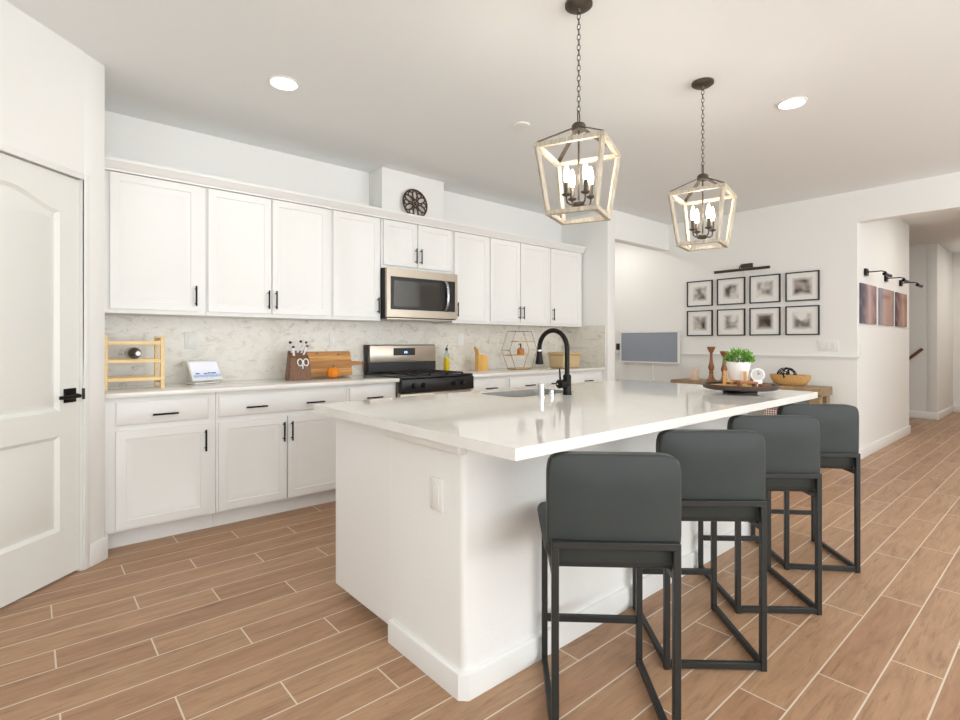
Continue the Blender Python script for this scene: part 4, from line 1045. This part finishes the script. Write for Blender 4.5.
# oil bottle
t = thing('oil_bottle', 'glass bottle of golden yellow oil with black pourer beside the range', 'bottle', (3.135, 4.14, CT))
link('oil', MB().lathe([(0, 0), (0.026, 0), (0.0285, 0.006), (0.0285, 0.1355), (0, 0.1355)], 20), M['oil'], t)
link('glass', MB().lathe([(0.0265, 0.136), (0.0285, 0.136), (0.0285, 0.150), (0.024, 0.172), (0.012, 0.19), (0.0115, 0.215), (0.009, 0.215), (0.009, 0.19), (0.021, 0.17), (0.0265, 0.149), (0.0265, 0.137)], 20), M['glass'], t)
link('pourer', MB().lathe([(0.010, 0.205), (0.013, 0.218), (0.013, 0.232), (0.006, 0.236), (0, 0.236)], 14).tube([(0, 0, 0.235), (0.002, -0.004, 0.25), (0.006, -0.012, 0.262)], 0.004, 7), M['dark'], t)
# utensil crock
t = thing('utensil_holder', 'octagonal bamboo utensil holder with slanted rim right of the oil bottle', 'utensil holder', (3.515, 4.05, CT))
mb = MB(); bm = mb.bm; seg = 8; ro, ri = 0.070, 0.060; rows = []
for r_, base_, top_ in ((ro, 0.0, None), (ro, None, 1), (ri, None, 1), (ri, 0.01, None)):
    ring = []
    for k in range(seg):
        a = R(22.5 + 45 * k); z_ = base_ if base_ is not None else 0.148 - 0.024 * math.cos(a - R(20))
        ring.append(bm.verts.new((r_ * math.cos(a), r_ * math.sin(a), z_)))
    rows.append(ring)
for A, B in zip(rows, rows[1:]):
    for k in range(seg): bm.faces.new((A[k], A[(k + 1) % seg], B[(k + 1) % seg], B[k]))
bm.faces.new(rows[0][::-1]); bm.faces.new(rows[-1])
link('holder', mb, M['bamboo'], t)
for i, (x, y, dx) in enumerate(((-0.03, 0.0, -0.055), (-0.01, 0.02, -0.035))):
    t2 = thing('wooden_spoon', 'flat wooden spatula leaning %s in the bamboo utensil holder' % ('farther left' if i == 0 else 'behind its neighbour'), 'spatula', (3.515 + x, 4.05 + y, CT + 0.012), 0, 'wooden utensils in the holder')
    link('handle', MB().bar((0, 0, 0), (dx * 0.6, 0, 0.16), 0.008, 0.005), M['bamboo'], t2)
    link('blade', MB().bar((dx * 0.55, 0, 0.15), (dx, 0, 0.232 - i * 0.02), 0.036, 0.007), M['bamboo'], t2)
# hexagonal wire shelf
HX, HY = 3.985, 3.965
t = thing('wire_shelf', 'hexagonal thin wire countertop shelf with three wooden tiers', 'shelf', (HX, HY, CT))
hexp = [(-0.118, 0.004), (0.118, 0.004), (0.208, 0.205), (0.118, 0.406), (-0.118, 0.406), (-0.208, 0.205)]
for s in (-0.06, 0.06):
    mb = MB()
    for i in range(6):
        a, b = hexp[i], hexp[(i + 1) % 6]; mb.bar((a[0], s, a[1]), (b[0], s, b[1]), 0.0023, round_=True, seg=8)
    link('wire_frame', mb, M['wire'], t)
mb = MB()
for a in hexp: mb.bar((a[0], -0.06, a[1]), (a[0], 0.06, a[1]), 0.0021, round_=True, seg=8)
link('cross_wire', mb, M['wire'], t)
for x0, x1, z_ in ((-0.12, 0.12, 0.012), (-0.175, 0.09, 0.152), (-0.08, 0.160, 0.298)):
    link('shelf_board', MB().box(x0, x1, -0.056, 0.056, z_ - 0.005, z_ + 0.005, 0.001), M['woodtan'], t)
t = thing('pump_bottle', 'small amber pump bottle on the middle tier of wire shelf', 'bottle', (3.990, 3.955, CT + 0.1575))
link('bottle_body', MB().lathe([(0, 0), (0.036, 0), (0.039, 0.005), (0.039, 0.055), (0.030, 0.066), (0.012, 0.072), (0, 0.072)], 20), plain('amber_glass', (196, 128, 70), 0.2), t)
link('pump', MB().bar((0, 0, 0.07), (0, 0, 0.118), 0.008, round_=True).bar((0, 0, 0.116), (-0.03, 0, 0.110), 0.005, round_=True), M['dark'], t)
# bread box
t = thing('bread_box', 'tan rounded lidded bread box at the right end of counter', 'bread box', (4.575, 3.84, CT))
mb = MB().box(-0.155, 0.155, -0.12, 0.12, 0.001, 0.150, 0.024, 4)
for v in mb.bm.verts: v.co.x *= 0.90 + 0.10 * v.co.z / 0.15; v.co.y *= 0.9 + 0.1 * v.co.z / 0.15
link('box_body', mb, M['tan_box'], t)
link('lid', MB().box(-0.160, 0.160, -0.125, 0.125, 0.148, 0.178, 0.012, 3), M['tan_box'], t)
